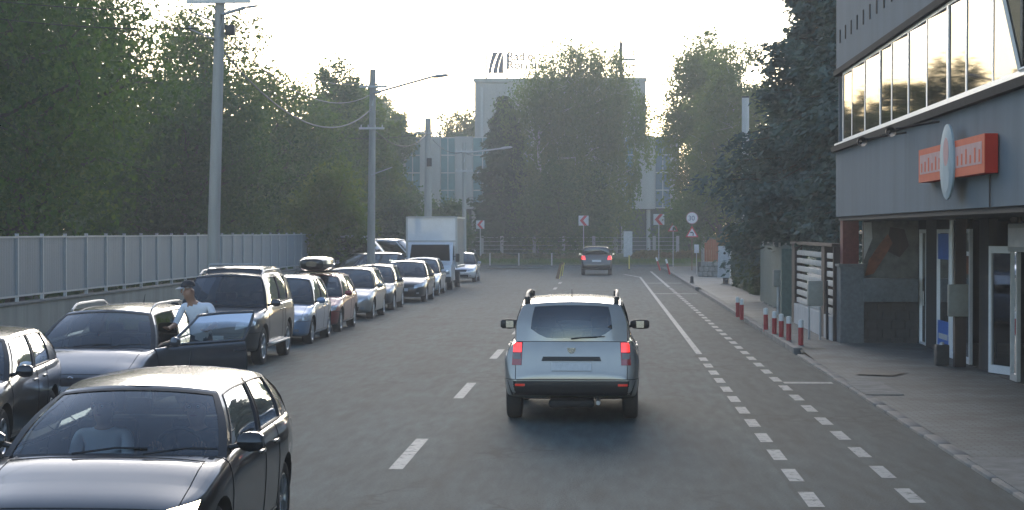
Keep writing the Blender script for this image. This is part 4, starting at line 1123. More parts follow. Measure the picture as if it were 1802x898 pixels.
def tree(name, label, x, y, H, Rr, zlow, nl, ls, mat, seed, style='round', group=None, lobes=26, bark='bark', trunk=.22, density=1.0, cat='tree', base=0.0):
    rng = np.random.default_rng(seed); root = empty(name, (x, y, base), 0, label, cat, group)
    tm = MB(); wob = rng.normal(size=(6, 2))*.12
    zt = H*.9 if style in ('weep', 'spruce') else H*.72
    tp = [Vector((wob[k][0]*k*.5, wob[k][1]*k*.5, lerp(-.15, zt, k/5))) for k in range(6)]
    if style == 'spruce': tp = [Vector((0, 0, lerp(-.15, H*.97, k/5))) for k in range(6)]
    tm.tube(tp, [trunk*(1-.82*k/5)*(1.25 if k == 0 else 1) for k in range(6)], bark, 9)
    def trunk_at(z):
        f = max(0, min(4.999, (z+.15)/(tp[-1].z+.15)*5)); i = int(f); return tp[i].lerp(tp[i+1], f-i)
    Cs, Ns, Ts, Al = [], [], [], []
    if style in ('round', 'airy', 'weep', 'shrub'):
        hc = (H-zlow)/2; cz = zlow+hc
        cen = []
        tries = 0
        while len(cen) < lobes and tries < 4000:
            tries += 1
            d = unit(rng.normal(size=3)); rr = rng.random()**(1/2.6)
            p = d*rr*np.array([Rr, Rr, hc])*.80
            # narrower towards the top, uneven outline
            if style == 'weep':
                zz_ = rng.random()*2-1; rr = rng.random()**.5*(1-.45*abs(zz_)**3); d = unit(rng.normal(size=2)); p = np.array([d[0]*rr*Rr*.86, d[1]*rr*Rr*.86, zz_*hc*.86])
            tz = (p[2]+hc)/(2*hc)
            p[:2] *= (1.0 - (.35 if style != 'weep' else .05)*max(0, tz-.5)*2)*(.8+.35*rng.random())
            if all(np.linalg.norm(p-q) > .22*Rr for q in cen): cen.append(p)
        lr0 = {'round': .36, 'airy': .30, 'weep': .30, 'shrub': .40}[style]*Rr
        for p in cen:
            lr = lr0*(.7+.6*rng.random()); P0 = np.array([0, 0, cz])+p
            if style != 'shrub':
                zb = max(zlow*.6, min(P0[2]-np.linalg.norm(p[:2])*.7, zt*.95)); b0 = trunk_at(zb)
                mid = Vector(((b0.x*.55+P0[0]*.45), (b0.y*.55+P0[1]*.45), (b0.z*.4+P0[2]*.6)+.15*Rr*.3))
                r0 = trunk*.42*(1-.6*zb/H)
                tm.tube([b0, mid, Vector(P0)], [r0, r0*.6, r0*.22], bark, 5, False)
            nc = max(3, int(nl/len(cen)/28))
            lt = rng.normal()*.19
            for _ in range(nc):
                d = unit(rng.normal(size=3)); 
                cc = P0 + d*lr*(.45+.6*rng.random())*np.array([1, 1, .8])
                if rng.random() > density: continue
                m = 28
                g = rng.normal(size=(m, 3))*lr*.22
                if style == 'weep':
                    g = rng.normal(size=(m, 3))*lr*.13; g[:, 2] = -rng.random(m)*Rr*.75 + .1
                Cs.append(cc+g); nn = unit(rng.normal(size=(m, 3)) + d*.7 + np.array([0, 0, .5])); Ns.append(nn)
                Ts.append(.45 + lt + rng.normal()*.12 + rng.normal(size=m)*.13)
                if style == 'weep': Al.append(np.tile([0, 0, -1.0], (m, 1)))
            if style != 'shrub':
                for _ in range(3):
                    d = unit(rng.normal(size=3)); e = P0+d*lr*1.05
                    tm.tube([Vector(P0), Vector(e)], [trunk*.06, trunk*.02], bark, 4, False)
        wdr = .55 if style != 'weep' else .5
    else:   # spruce: whorls of drooping boughs
        nw = int(H*2.6); per = max(10, int(nl/(nw*9)))
        for w in range(nw):
            z = lerp(zlow, H*.985, (w+.7*rng.random())/nw); tz = (z-zlow)/(H-zlow)
            rad = Rr*min(1, (1-tz)**.72*1.04)*(.70+.45*rng.random()) + .12
            nb = 9 if tz < .8 else 6
            ph = rng.random()*6.28
            for k in range(nb):
                a = ph+2*PI*k/nb+rng.normal()*.3; rl = rad*(.66+.46*rng.random())
                dr = np.array([math.cos(a), math.sin(a), 0]); sd = np.array([-dr[1], dr[0], 0])
                dz = -.02-.20*(1-tz)+.11*rng.normal()
                t_ = rng.random(per)**.7; q = t_*rl
                thick = .13+.34*rl**.5*(.35+.65*np.sin(np.minimum(t_*1.05, 1)*PI*.86))
                off = rng.normal(size=per)*thick*.62
                c = np.array([0, 0, z]) + dr*q[:, None] + sd*off[:, None]
                c[:, 2] += dz*q + .10*np.maximum(0, t_-.7)*rl - np.abs(rng.normal(size=per))*thick*.55 - np.abs(off)*.2
                Cs.append(c); Ns.append(unit(np.array([0, 0, .9]) + rng.normal(size=(per, 3))*.75 + dr*.5)); Al.append(np.tile(dr, (per, 1))+sd*np.sign(off)[:, None]*.6+np.array([0, 0, -.25]))
                Ts.append(.34 + .30*t_ + rng.normal(size=per)*.13 + rng.normal()*.12)
                tm.tube([Vector((0, 0, z)), Vector(np.array([0, 0, z])+dr*rl*.55+np.array([0, 0, dz*rl*.55])), Vector(np.array([0, 0, z])+dr*rl*.9+np.array([0, 0, dz*rl*.9]))], [.03, .02, .008], bark, 4, False)
        wdr = .42
    tm.build('trunk', root)
    C = np.concatenate(Cs); N = np.concatenate(Ns); T = np.concatenate(Ts)
    me = leaves_mesh(C, N, ls, ls*wdr, T, mat, rng, np.concatenate(Al) if Al else None)
    link(bpy.data.objects.new('crown', me), root)
    return root

LG = 'broadleaf trees behind the left fence'
tree('broadleaf_tree', 'huge dark broadleaf tree at the far left edge behind the fence', -17.6, 47.5, 15.5, 5.2, .8, 46000, .19, 'leafB', 1, group=LG, lobes=60, trunk=.35)
tree('broadleaf_tree', 'huge dense broadleaf tree filling the upper left, second from the left edge', -19.0, 60, 16.5, 5.4, .8, 52000, .20, 'leafA', 2, group=LG, lobes=64, trunk=.38)
tree('broadleaf_tree', 'open-crowned tree with sky showing through, behind the top of the nearest pole', -17.9, 84, 13.6, 4.4, 5.0, 15000, .22, 'leafY', 3, 'airy', group=LG, lobes=30, trunk=.28, density=.8)
tree('broadleaf_tree', 'dark tree with a low dense crown to the right of the nearest pole', -17.8, 80, 9.9, 4.4, .6, 30000, .21, 'leafB', 4, group=LG, lobes=44, trunk=.28)
tree('broadleaf_tree', 'mid green tree where the crowns dip between the two nearer poles', -18.2, 103, 12.6, 4.4, .8, 28000, .24, 'leafA', 5, group=LG, lobes=44, trunk=.3)
tree('broadleaf_tree', 'tall green tree with a rounded top just left of the lamp pole', -17.4, 123, 14.9, 4.1, 1.0, 26000, .27, 'leafA', 6, group=LG, lobes=40, trunk=.32)
tree('broadleaf_tree', 'slender yellowish tree at the right end of the left crowns, beside the lamp arm', -15.0, 127, 11.6, 2.1, 1.0, 9000, .27, 'leafY', 7, group=LG, lobes=22, trunk=.2)
tree('broadleaf_tree', 'bushy tree hiding the end of the fence left of the white van', -12.4, 84.5, 6.2, 2.3, .3, 14000, .19, 'leafY', 8, group=LG, lobes=26, trunk=.16)
tree('broadleaf_tree', 'dark tree low behind the box truck and thick pole', -13.8, 125, 6.0, 3.3, .2, 12000, .26, 'leafB', 9, group=LG, lobes=26, trunk=.2)
tree('broadleaf_tree', 'small dark tree under the far building left wing', -11.2, 133, 5.2, 2.4, .2, 7000, .26, 'leafB', 19, group=LG, lobes=20, trunk=.18)
tree('broadleaf_tree', 'tall tree mostly hidden behind the rounded tree left of the lamp pole', -18.5, 142, 15.2, 3.4, 1.0, 12000, .30, 'leafA', 51, group=LG, lobes=30, trunk=.3)
tree('broadleaf_tree', 'darker tree behind the slender yellowish tree beside the lamp arm', -18.3, 158, 14.0, 3.0, 1.0, 11000, .30, 'leafB', 52, group=LG, lobes=28, trunk=.3)
for i_, (x_, y_, h_, l_) in enumerate(((-19.6, 171, 15.4, 'round tree behind the left crowns, added for the office window reflections'), (-22.0, 156, 17.0, 'nearest of the slender trees added for the office window reflections'), (-24.0, 180, 18.4, 'second of the slender trees added for the office window reflections'), (-26.0, 206, 20.0, 'third of the slender trees added for the office window reflections'), (-28.0, 232, 21.5, 'fourth of the slender trees added for the office window reflections'), (-30.0, 258, 23.0, 'farthest of the slender trees added for the office window reflections'))):
    tree('broadleaf_tree', l_, x_, y_, h_, 3.0, 2.0, 9000, .36, 'leafA', 60+i_, group='skyline trees behind the building', lobes=28, trunk=.3)  # mostly hidden trees, added so that the office windows mirror crowns
# dense wood further behind the fence that reads as one mass
rng = np.random.default_rng(77)
Cs, Ns, Ts = [], [], []
for k in range(2300):
    y = 38+rng.random()**1.1*112; x = -20.0-rng.random()*9; hmax = 8.5+3*rng.random() if y < 95 else 7.5+2*rng.random()
    z = rng.random()*hmax
    m = 30; c = np.array([x, y, z])
    Cs.append(c+rng.normal(size=(m, 3))*np.array([.9, 1.1, .8])); Ns.append(unit(rng.normal(size=(m, 3))+np.array([.6, -.3, .6]))); Ts.append(.35+rng.normal()*.13+rng.normal(size=m)*.12)
me = leaves_mesh(np.concatenate(Cs), np.concatenate(Ns), .46, .30, np.concatenate(Ts), 'leafB', rng)
link(bpy.data.objects.new('woodland', me))['kind'] = 'stuff'

CG = 'trees in front of the far building'
tree('birch_tree', 'tallest weeping birch in the middle of the far trees, in front of the building', at(1012, 0, 150).x, 150, 18.9, 4.9, 1.0, 52000, .26, 'birch', 11, 'weep', group=CG, lobes=62, bark='birchbark', trunk=.25)
tree('birch_tree', 'weeping birch left of the tallest one, under the rooftop sign', at(950, 0, 148).x, 148, 16.2, 4.2, 1.0, 32000, .26, 'birch', 12, 'weep', group=CG, lobes=44, bark='birchbark', trunk=.22)
tree('birch_tree', 'weeping birch right of the tallest one, below the rooftop antenna', at(1082, 0, 152).x, 152, 17.8, 3.3, 3.0, 21000, .26, 'birch', 13, 'weep', group=CG, lobes=34, bark='birchbark', trunk=.2)
tree('spruce_tree', 'dark narrow spruce against the left side of the far building', at(886, 0, 147).x, 147, 13.4, 3.5, .6, 24000, .40, 'needleg', 14, 'spruce', group=CG, trunk=.2)
tree('broadleaf_tree', 'dense green tree below the weeping birches, right behind the far dark car', at(985, 0, 146).x, 146, 8.2, 4.6, .4, 22000, .28, 'leafA', 15, group=CG, lobes=40, trunk=.22)
tree('broadleaf_tree', 'tree on the skyline behind the flat left wing', at(740, 0, 205).x, 205, 15.0, 3.6, 5, 9000, .34, 'leafY', 16, 'airy', group='skyline trees behind the building', lobes=24, trunk=.3)
tree('broadleaf_tree', 'taller tree on the skyline against the tower left wall', at(808, 0, 200).x, 200, 17.4, 3.3, 5, 10000, .34, 'leafY', 17, group='skyline trees behind the building', lobes=26, trunk=.3)
RG = 'trees on the right side of the bend'
tree('birch_tree', 'airy birch with sky showing through, left of the blue spruces', at(1240, 0, 134).x, 134, 17.6, 3.8, 1.5, 46000, .24, 'birch', 21, 'airy', group=RG, lobes=74, bark='birchbark', trunk=.22)
tree('birch_tree', 'second birch close to the blue spruces', at(1292, 0, 124).x, 124, 15.8, 3.7, 1.5, 40000, .24, 'birch', 22, 'airy', group=RG, lobes=66, bark='birchbark', trunk=.22)
tree('broadleaf_tree', 'low broad tree behind the warning signs', at(1264, 0, 124).x, 124, 8.0, 3.0, .4, 14000, .22, 'leafA', 23, group=RG, lobes=34, trunk=.18)
tree('broadleaf_tree', 'low dense tree filling the gap between the right birch and the far building', at(1215, 0, 150).x, 150, 5.2, 3.0, .6, 13000, .28, 'leafA', 24, group=RG, lobes=30, trunk=.2)
SG = 'blue spruces beside the office building'
tree('spruce_tree', 'big blue spruce whose boughs hang over the pavement beside the grey building', 7.2, 57, 12.6, 4.1, 3.3, 110000, .24, 'needle', 31, 'spruce', group=SG, trunk=.24)
tree('spruce_tree', 'tallest blue spruce, its top out of the picture, close to the grey building', 7.9, 49.5, 16.5, 3.5, 3.5, 100000, .23, 'needle', 32, 'spruce', group=SG, trunk=.26)
tree('spruce_tree', 'smaller blue spruce left of the big one over the dark hedge', 6.9, 67, 8.0, 3.4, 2.5, 40000, .26, 'needle', 33, 'spruce', group=SG, trunk=.2)
def hedge(label, x0, x1, y0, y1, z, n, ls, mat, seed, name='hedge', group=None):
    rng = np.random.default_rng(seed); m = n
    C = np.stack([x0+(x1-x0)*rng.random(m), y0+(y1-y0)*rng.random(m), z*rng.random(m)**.7], 1)
    # push leaves towards the faces of the hedge
    k = rng.integers(0, 3, m); q_ = rng.random(m) < .25; C[q_, 1] = y0; C[k == 0, 0] = np.where(rng.random((k == 0).sum()) < .5, x0, x1); C[k == 1, 1] = np.where(rng.random((k == 1).sum()) < .5, y0, y1); C[k == 2, 2] = z
    C += rng.normal(size=(m, 3))*.09; C[:, 2] = np.maximum(C[:, 2]*(.86+.14*np.sin(C[:, 0]*2.1+C[:, 1]*1.3)), .02)
    N = unit(rng.normal(size=(m, 3))+np.array([0, -.4, .5])); T = .45+rng.normal(size=m)*.16+.12*np.sin(C[:, 0]*1.7+C[:, 1])
    root = empty(name, (0, 0, 0), 0, label, 'hedge', group)
    link(bpy.data.objects.new('foliage', leaves_mesh(C, N, ls, ls*.6, T, mat, rng)), root)
    mb = MB(); 
    for q in range(5):
        xx = lerp(x0, x1, (q+.5)/5); mb.tube([(xx, (y0+y1)/2, 0), (xx+.1, (y0+y1)/2, z*.8)], [.04, .015], 'bark', 5)
    mb.build('stem', root); return root
hedge('tall dark hedge under the blue spruces, right of the white cabinet', 5.75, 7.4, 71, 84, 2.7, 34000, .20, 'hedge', 41)
hedge('flowering low bed on the bank at the bend, left half', -12, -1.2, 139.5, 141, .75, 6000, .20, 'flower', 42, 'flower_bed', 'planted beds at the bend')
hedge('yellowish clipped bed on the bank at the bend, right of the white pillar', 2.2, 7.0, 140, 141.6, .95, 4500, .20, 'autumn', 43, 'flower_bed', 'planted beds at the bend')
hedge('autumn coloured shrubs beside the orange gate near the warning signs', 7.0, 8.3, 117, 119, 2.4, 3000, .20, 'autumn', 44)
# grass bank at the bend
mb = MB(); mb.grid([[(x, y, z) for x in (-90, -20, -6, 0, 8, 14, 60)] for y, z in ((136.4, .02), (137.5, .18), (139, .42), (142, .6), (168, .6))], 'grass', True); mb.build('grass_bank')['kind'] = 'structure'
strip('bend_kerb', -90, 5.0, 136.35, 136.55, -.2, .10, 'kerb')
n = 9000; rng = np.random.default_rng(5)
C = np.stack([-14+24*rng.random(n), 137.2+3*rng.random(n), .2+.25*rng.random(n)], 1)
me = leaves_mesh(C, unit(rng.normal(size=(n, 3))*[1, 1, .2]), .28, .05, .5+.2*rng.normal(size=n), 'leafY', rng, np.tile([0, 0, 1.0], (n, 1)))
link(bpy.data.objects.new('bank_grass', me))['kind'] = 'stuff'
n = 9000
C = np.stack([-13+2.3*rng.random(n), 16+34*rng.random(n), .09+.08*rng.random(n)], 1)
me = leaves_mesh(C, unit(rng.normal(size=(n, 3))*[1, 1, .2]), .16, .02, .5+.2*rng.normal(size=n), 'leafY', rng, np.tile([0, 0, 1.0], (n, 1)))
link(bpy.data.objects.new('verge_grass', me))['kind'] = 'stuff'

# ------------------------------------------------------------------ far building
BY = 170.0
bx = lambda px: (px-VX)/FPX*BY
bz = lambda py: CH-(py-VY)/FPX*BY
bld = empty('office_building', (0, BY, 0), 0, 'grey concrete broadcasting building with teal glazing strips behind the far trees', 'building')
mb = MB(); mb.box((bx(832), 2.5, 0), (bx(1137), 16, bz(137)), 'bconc'); mb.box((bx(830), 2.3, bz(141)), (bx(1139), 2.49, bz(134)), 'bconc'); mb.build('tower', bld)
for i in range(13):
    x = lerp(bx(845), bx(1125), i/12); mb = MB(); mb.box((x-.12, 2.25, bz(240)), (x+.12, 2.499, bz(150)), 'bconc' if i % 2 else 'greyframe'); mb.build('fin', bld)
mb = MB(); mb.box((bx(683), .35, bz(366)), (bx(1195), 2.4, bz(243)), 'bconc'); mb.build('wing', bld)
bays = [(683, 712, 'bconc'), (712, 738, 'bteal'), (738, 775, 'bconc'), (775, 800, 'bteal'), (800, 832, 'bconc'), (832, 866, 'bteal'), (866, 905, 'bconc'), (905, 935, 'bteal'), (935, 975, 'bconc'), (975, 1005, 'bteal'), (1005, 1045, 'bconc'), (1045, 1085, 'bteal'), (1085, 1115, 'bteal'), (1115, 1153, 'bconc'), (1153, 1179, 'bblue'), (1179, 1195, 'bconc')]
for a, b, m in bays:
    mb = MB()
    if m == 'bconc': mb.box((bx(a)+.02, .0, bz(368)), (bx(b)-.02, .349, bz(240)), m)
    else:
        mb.box((bx(a)+.02, .18, bz(366)), (bx(b)-.02, .34, bz(242)), m)
        for k in range(5):
            z = lerp(bz(366), bz(242), k/4); mb.box((bx(a)+.03, .10, z-.05), (bx(b)-.03, .179, z+.05), 'greyframe')
        x = (bx(a)+bx(b))/2; mb.box((x-.04, .12, bz(365)), (x+.04, .178, bz(243)), 'greyframe')
    mb.build('facade_bay', bld)
mb = MB(); mb.box((bx(690), 1.6, 0), (bx(1190), 2.6, bz(367)), 'bdark'); mb.box((bx(683), .3, bz(369)), (bx(1195), 2.39, bz(366)-.01), 'soffit'); mb.build('ground_floor', bld)
for i in range(12):
    x = lerp(bx(700), bx(1185), i/11); mb = MB(); mb.tube([(x, .8, 0), (x, .8, bz(368))], .2, 'bconc', 10); mb.build('column', bld)
roofz = bz(134)
# rooftop sign with its emblem and lettering
rs = empty('rooftop_sign', (bx(868), BY+3.5, roofz), 0, 'white rooftop sign with dark swoosh emblem and pale lettering on the far building', 'sign')
mb = MB(); s_ = BY/FPX
mb.box((-.95, .1, 0), (-.80, .25, 2.6), 'steel'); mb.box((1.0, .1, 0), (1.12, .25, 2.4), 'steel'); mb.box((3.6, .1, 0), (3.72, .25, 2.4), 'steel'); mb.build('support', rs)
def arcstrip(x0, x1, x2, x3):
    # a slanted swoosh between two curved edges
    V = []
    for k in range(9):
        q = k/8; z = .55+q*1.95
        V.append([(lerp(x0, x1, q**1.5), 0, z), (lerp(x2, x3, q**1.5), 0, z)])
    return V
for (a, b, c, d) in ((-.74, -.58, -.72, -.46), (-.67, -.24, -.41, .24), (-.24, .34, .17, .68), (.22, .70, .72, .74)):
    mb = MB(); V = arcstrip(a, b, c, d); mb.grid(V, 'logo', False); mb.grid([[(x, y+.06, z) for x, y, z in r] for r in V], 'logo', False); mb.build('emblem_stripe', rs)
def text(txt, size, loc, rot, mat, name, parent, ext=.01):
    cu = bpy.data.curves.new('t', 'FONT'); cu.body = txt; cu.size = size; cu.extrude = ext; cu.offset = .028 if size > .8 else .006
    ob = bpy.data.objects.new('t', cu); COL.objects.link(ob)
    dg = bpy.context.evaluated_depsgraph_get(); me = bpy.data.meshes.new_from_object(ob.evaluated_get(dg))
    bpy.data.objects.remove(ob); me.materials.clear(); me.materials.append(MT[mat])
    o = bpy.data.objects.new(name, me); o.location = loc; o.rotation_euler = rot; return link(o, parent)
text('Radio', 1.08, (1.05, 0, 1.75), (PI/2, 0, 0), 'logotext', 'lettering', rs, .04)
text('Rom\u00e2nia', 1.08, (1.05, 0, .95), (PI/2, 0, 0), 'logotext', 'lettering', rs, .04)
an = empty('roof_mast', (bx(1093), BY+4, roofz), 0, 'dark antenna mast with dishes on the far building roof', 'antenna')
mb = MB(); mb.tube([(0, 0, 0), (0, 0, 3.4)], .15, 'dark', 8); mb.build('mast', an)
mb = MB(); mb.lathe([(0, 0), (.25, .05), (.36, .16)], 'dark', 14, 'x', (-.1, 0, 3.5)); mb.build('dish', an)
mb = MB(); mb.lathe([(0, 0), (.3, .05), (.42, .16)], 'dark', 14, 'x', (-.45, 0, 2.2)); mb.build('dish', an)
mb = MB(); mb.box((.1, -.1, 1.7), (1.35, .0, 1.9), 'cabgrey'); mb.build('cross_beam', an)
mb = MB(); mb.tube([(1.15, 0, 0), (1.15, 0, 2.7)], .04, 'dark', 6)
for z, w in ((2.45, .35), (2.25, .25), (1.2, .25), (.6, .2)): mb.box((1.15-w, -.05, z), (1.15+w, .05, z+.12), 'dark')
mb.build('aerial', an)
mb = MB(); mb.tube([(0, 0, 0), (0, 0, 5.0)], [.05, .02], 'dark', 6); o = mb.build('roof_antenna'); o.location = (bx(985), BY+5, roofz)
tag(o, 'thin whip antenna rising above the tallest birch', 'antenna')
# white pillar and slim fence posts near the bend
t = empty('gate_pillar', (at(1105, 0, 143).x, 143, .55), 0, 'white rectangular pillar standing behind the planted bed at the bend', 'pillar')
mb = MB(); mb.box((-.33, -.3, 0), (.33, .3, 1.98), 'cabwhite'); mb.build('shaft', t); mb = MB(); mb.box((-.37, -.34, 1.985), (.37, .34, 2.05), 'kerb'); mb.build('cap', t)
mf = empty('mesh_fence', (0, 144.5, .55), 0, 'wire fence with pale concrete posts in front of the far trees', 'fence')
for px in (848, 883, 940, 992, 1045, 1151, 1192):
    mb = MB(); x = at(px, 0, 144.5).x; mb.box((x-.12, -.09, 0), (x+.12, .09, 1.62), 'bconc'); mb.build('post', mf)
mb = MB()
for z in (.3, .6, .9, 1.2, 1.5): mb.tube([(at(830, 0, 144.5).x, 0, z), (at(1195, 0, 144.5).x, 0, z)], .012, 'steel', 4)
mb.build('wire', mf)

# ------------------------------------------------------------------ signs and posts
def sign_post(t, H, r=.035, mat='steel'):
    mb = MB(); mb.tube([(0, 0, -.1), (0, 0, H)], r, mat, 8); mb.build('post', t)
def chevron_sign(label, px, y, zc, size, back=False):
    t = empty('chevron_sign', (at(px, 0, y).x, y, .02), 0, label, 'road sign', 'chevron signs at the bend')
    sign_post(t, zc); s = size/2
    mb = MB(); mb.rbox((-s, -.06, zc-s), (s, -.04, zc+s), 'signwhite', .008); bo = mb.build('board', t)
    mb = MB(); c = [(s*.75, s*.98), (s*.1, s*.98), (-s*.75, 0), (s*.1, -s*.98), (s*.75, -s*.98), (-s*.05, 0)]
    mb.prism([(a, zc+b) for a, b in (c[0], c[1], c[2], c[5])], 'y', -.07, -.0605, 'signred'); mb.prism([(a, zc+b) for a, b in (c[2], c[3], c[4], c[5])], 'y', -.07, -.0605, 'signred'); mb.build('chevron', bo)
    mb = MB(); mb.box((-s, -.038, zc-s), (s, -.03, zc+s), 'signback'); mb.build('back_plate', bo)
    return t
chevron_sign('leftmost red and white chevron sign, beside the last parked car', 845, 140, at(0, 396, 140).z, .62)
chevron_sign('red and white chevron sign above the far dark car', 1027, 139, at(0, 389, 139).z, .74)
chevron_sign('red and white chevron sign right of the white pillar', 1159, 138, at(0, 387, 138).z, .80)
def tri_sign(t, zc, s, sym):
    mb = MB(); mb.prism([(-s, zc-.58*s), (s, zc-.58*s), (0, zc+1.15*s)], 'y', -.06, -.045, 'signred'); bo = mb.build('triangle_board', t)
    k = .72; mb = MB(); mb.prism([(-s*k, zc-.43*s), (s*k, zc-.43*s), (0, zc+.80*s)], 'y', -.066, -.0605, 'signwhite'); mb.build('triangle_face', bo)
    mb = MB()
    if sym == 'road': mb.prism([(-.16*s, zc-.38*s), (.16*s, zc-.38*s), (.05*s, zc+.30*s), (-.05*s, zc+.30*s)], 'y', -.070, -.0665, 'signblack')
    else:
        mb.prism([(.10*s, zc-.36*s), (.24*s, zc-.36*s), (.24*s, zc+.08*s), (.10*s, zc+.22*s), (-.12*s, zc+.22*s), (-.12*s, zc+.08*s), (.06*s, zc+.06*s), (.10*s, zc)], 'y', -.070, -.0665, 'signblack')
        mb.prism([(-.12*s, zc+.32*s), (-.12*s, zc-.02*s), (-.32*s, zc+.15*s)], 'y', -.070, -.0665, 'signblack')
    mb.build('symbol', bo)
t = empty('warning_sign', (at(1184, 0, 128).x, 128, .1), 0, 'triangular warning sign on a tall thin post left of the round sign', 'road sign'); zc = at(0, 402, 128).z-.1
sign_post(t, zc+.2, .03); tri_sign(t, zc, .36, 'road')
t = empty('traffic_sign', (at(1217, 0, 116).x, 116, .1), 0, 'round speed limit sign mounted above a triangular bend warning sign', 'road sign'); zc = at(0, 411, 116).z-.1; zr_ = at(0, 384, 116).z-.1
sign_post(t, zr_+.2, .035, 'brownpost'); tri_sign(t, zc, .40, 'bend')
mb = MB(); mb.lathe([(0, -.062), (.36, -.062), (.37, -.045), (0, -.045)], 'signedge', 28, 'y', (0, 0, zr_)); bo = mb.build('round_board', t)
mb = MB(); mb.lathe([(0, -.066), (.33, -.066), (.33, -.063)], 'signwhite', 28, 'y', (0, 0, zr_)); mb.build('round_face', bo)
text('30', .42, (-.245, -.068, zr_-.15), (PI/2, 0, 0), 'signgrey', 'number', bo, .002)
t = empty('small_sign', (at(1225, 0, 105).x, 105, .1), 0, 'small white rectangular sign on a short post before the orange gate', 'sign')
zc = at(0, 439, 105).z-.1; sign_post(t, zc+.2, .025); mb = MB(); mb.rbox((-.13, -.05, zc-.2), (.13, -.03, zc+.27), 'cabwhite', .006); mb.build('board', t)
# slim posts along the bend
for i, (px, y, m, lb) in enumerate(((862, 136.0, 'slatpale', 'leftmost slim pale marker post along the bend kerb'), (913, 136.0, 'slatpale', 'middle slim pale marker post along the bend kerb'), (971, 136.0, 'slatpale', 'slim pale marker post just left of the far dark car'), (1107, 124.0, 'yellow', 'yellow flexible post at the end of the solid lane line'))):
    t = empty('marker_post', (at(px, 0, y).x, y, 0), 0, lb, 'post', 'marker posts near the bend')
    mb = MB(); mb.tube([(0, 0, -.05), (0, 0, .95)], .05, m, 8); mb.build('shaft', t); mb = MB(); mb.lathe([(.11, 0), (.10, .03), (.05, .05)], 'dark', 12); mb.build('foot', t)
for (px, y, lean, m, lb) in ((981, 100, .16, 'brownpost', 'brown lane divider fin leaning in the middle of the road'), (986, 106, .12, 'brownpost', 'further brown lane divider fin in the middle of the road')):
    t = empty('lane_divider', (at(px, 0, y).x, y, 0), 0, lb, 'lane divider', 'lane dividers in the middle of the road')
    mb = MB(); mb.prism([(-.10, 0), (.08, 0), (.08+lean, .75), (-.04+lean, .78)], 'y', -.03, .03, m); mb.build('blade', t); mb = MB(); mb.prism([(.082, 0), (.13, 0), (.13+lean, .74), (.082+lean, .75)], 'y', -.032, .032, 'yellow'); mb.build('edge_strip', t)
# bollards
def bollard(px, y, lb, x=None, h=.52, zb=.12, lean=0):
    t = empty('bollard', ((at(px, 0, y).x if x is None else x), y, zb), 0, lb, 'bollard', 'red and white bollards on the right kerb')
    mb = MB(); mb.lathe([(.055, -.05), (.055, h*.70)], 'bolred', 14); mb.build('red_shaft', t)
    mb = MB(); mb.lathe([(.056, h*.70), (.057, h*.95), (.045, h), (0, h+.01)], 'bolwhite', 14); mb.build('white_top', t)
    t.rotation_euler = (0, lean, 0)
BB = [(1407, 39.7, 'nearest red and white bollard on the kerb, beside the dark drain'), (1386, 41.4, 'second red and white bollard counted from the shop'), (1373, 42.6, 'third red and white bollard counted from the shop, middle of the five'), (1361, 44.0, 'fourth red and white bollard counted from the shop'), (1346, 45.9, 'farthest bollard of the near group of five'),
      (1304, 52.0, 'right one of the two bollards standing close together on the kerb'), (1297, 53.6, 'left one of the two bollards standing close together on the kerb')]
for i, (px, y, lb) in enumerate(BB): bollard(px, y, lb, lean=.02*math.sin(i*3.1))
bollard(1178, 107, 'nearer of the two tilted red and white bollards by the far pavement', h=.85, lean=-.25); bollard(1161, 118, 'farther of the two tilted red and white bollards by the far pavement', h=.8, lean=-.3)
t = empty('bollard', (at(1217, 0, 87).x, 87, .12), 0, 'small dark stub bollard on the far right pavement', 'bollard'); mb = MB(); mb.lathe([(.09, -.05), (.08, .28), (.05, .33), (0, .34)], 'dark', 12); mb.build('shaft', t); mb = MB(); mb.lathe([(.13, 0), (.12, .03)], 'kerb', 12); mb.build('foot', t)

# ------------------------------------------------------------------ right side: gates, cabinets, small things
t = empty('utility_cabinet', (at(1273, 0, 86).x, 86, .12), R_(-12), 'tall white cabinet with two round holes on the far right pavement', 'cabinet')
mb = MB(); mb.box((-.28, -.2, .28), (.28, .2, 1.72), 'cabwhite'); o = mb.build('housing', t); o.rotation_euler = (0, R_(1.5), 0)
for z in (.75, 1.4): mb = MB(); mb.lathe([(0, 0), (.06, 0), (.06, .02)], 'dark', 12, 'y', (.02+z*.026, -.215, z)); mb.build('vent_hole', t)
mb = MB(); mb.box((-.02, -.18, -.05), (.22, .18, .28), 'dark'); mb.build('plinth', t)
t = empty('orange_gate', (at(1251, 0, 104).x, 104, .12), 0, 'small orange boarded gate with a rounded top beyond the white cabinet', 'gate')
for k in range(6):
    mb = MB(); x = -.38+k*.13; hh = 1.7+.32*math.sin(PI*(k+.5)/6); mb.rbox((x, -.03, .85 if False else .1), (x+.12, .03, hh), 'fruitwood', .008); mb.build('board', t)
mb = MB(); mb.box((-.38, .031, .5), (.40, .06, .6), 'brownwood'); mb.box((-.38, .031, 1.4), (.40, .06, 1.5), 'brownwood'); mb.build('cross_rail', t)
t = empty('stone_wall', (at(1255, 0, 100).x, 100, .12), 0, 'low rough stone wall below the orange gate', 'wall')
rs_ = random.Random(4)
for r in range(3):
    x = -.85+.08*r
    while x < .75:
        w = rs_.uniform(.22, .36); mb = MB(); mb.rbox((x, -.15+rs_.uniform(-.02, .02), r*.27), (x+w-.015, .15, r*.27+.255), 'stonewall', .03); mb.build('stone', t); x += w
mb = MB(); mb.box((-.84, -.10, .0), (.74, .12, .78), 'darkstone'); mb.build('mortar', t)
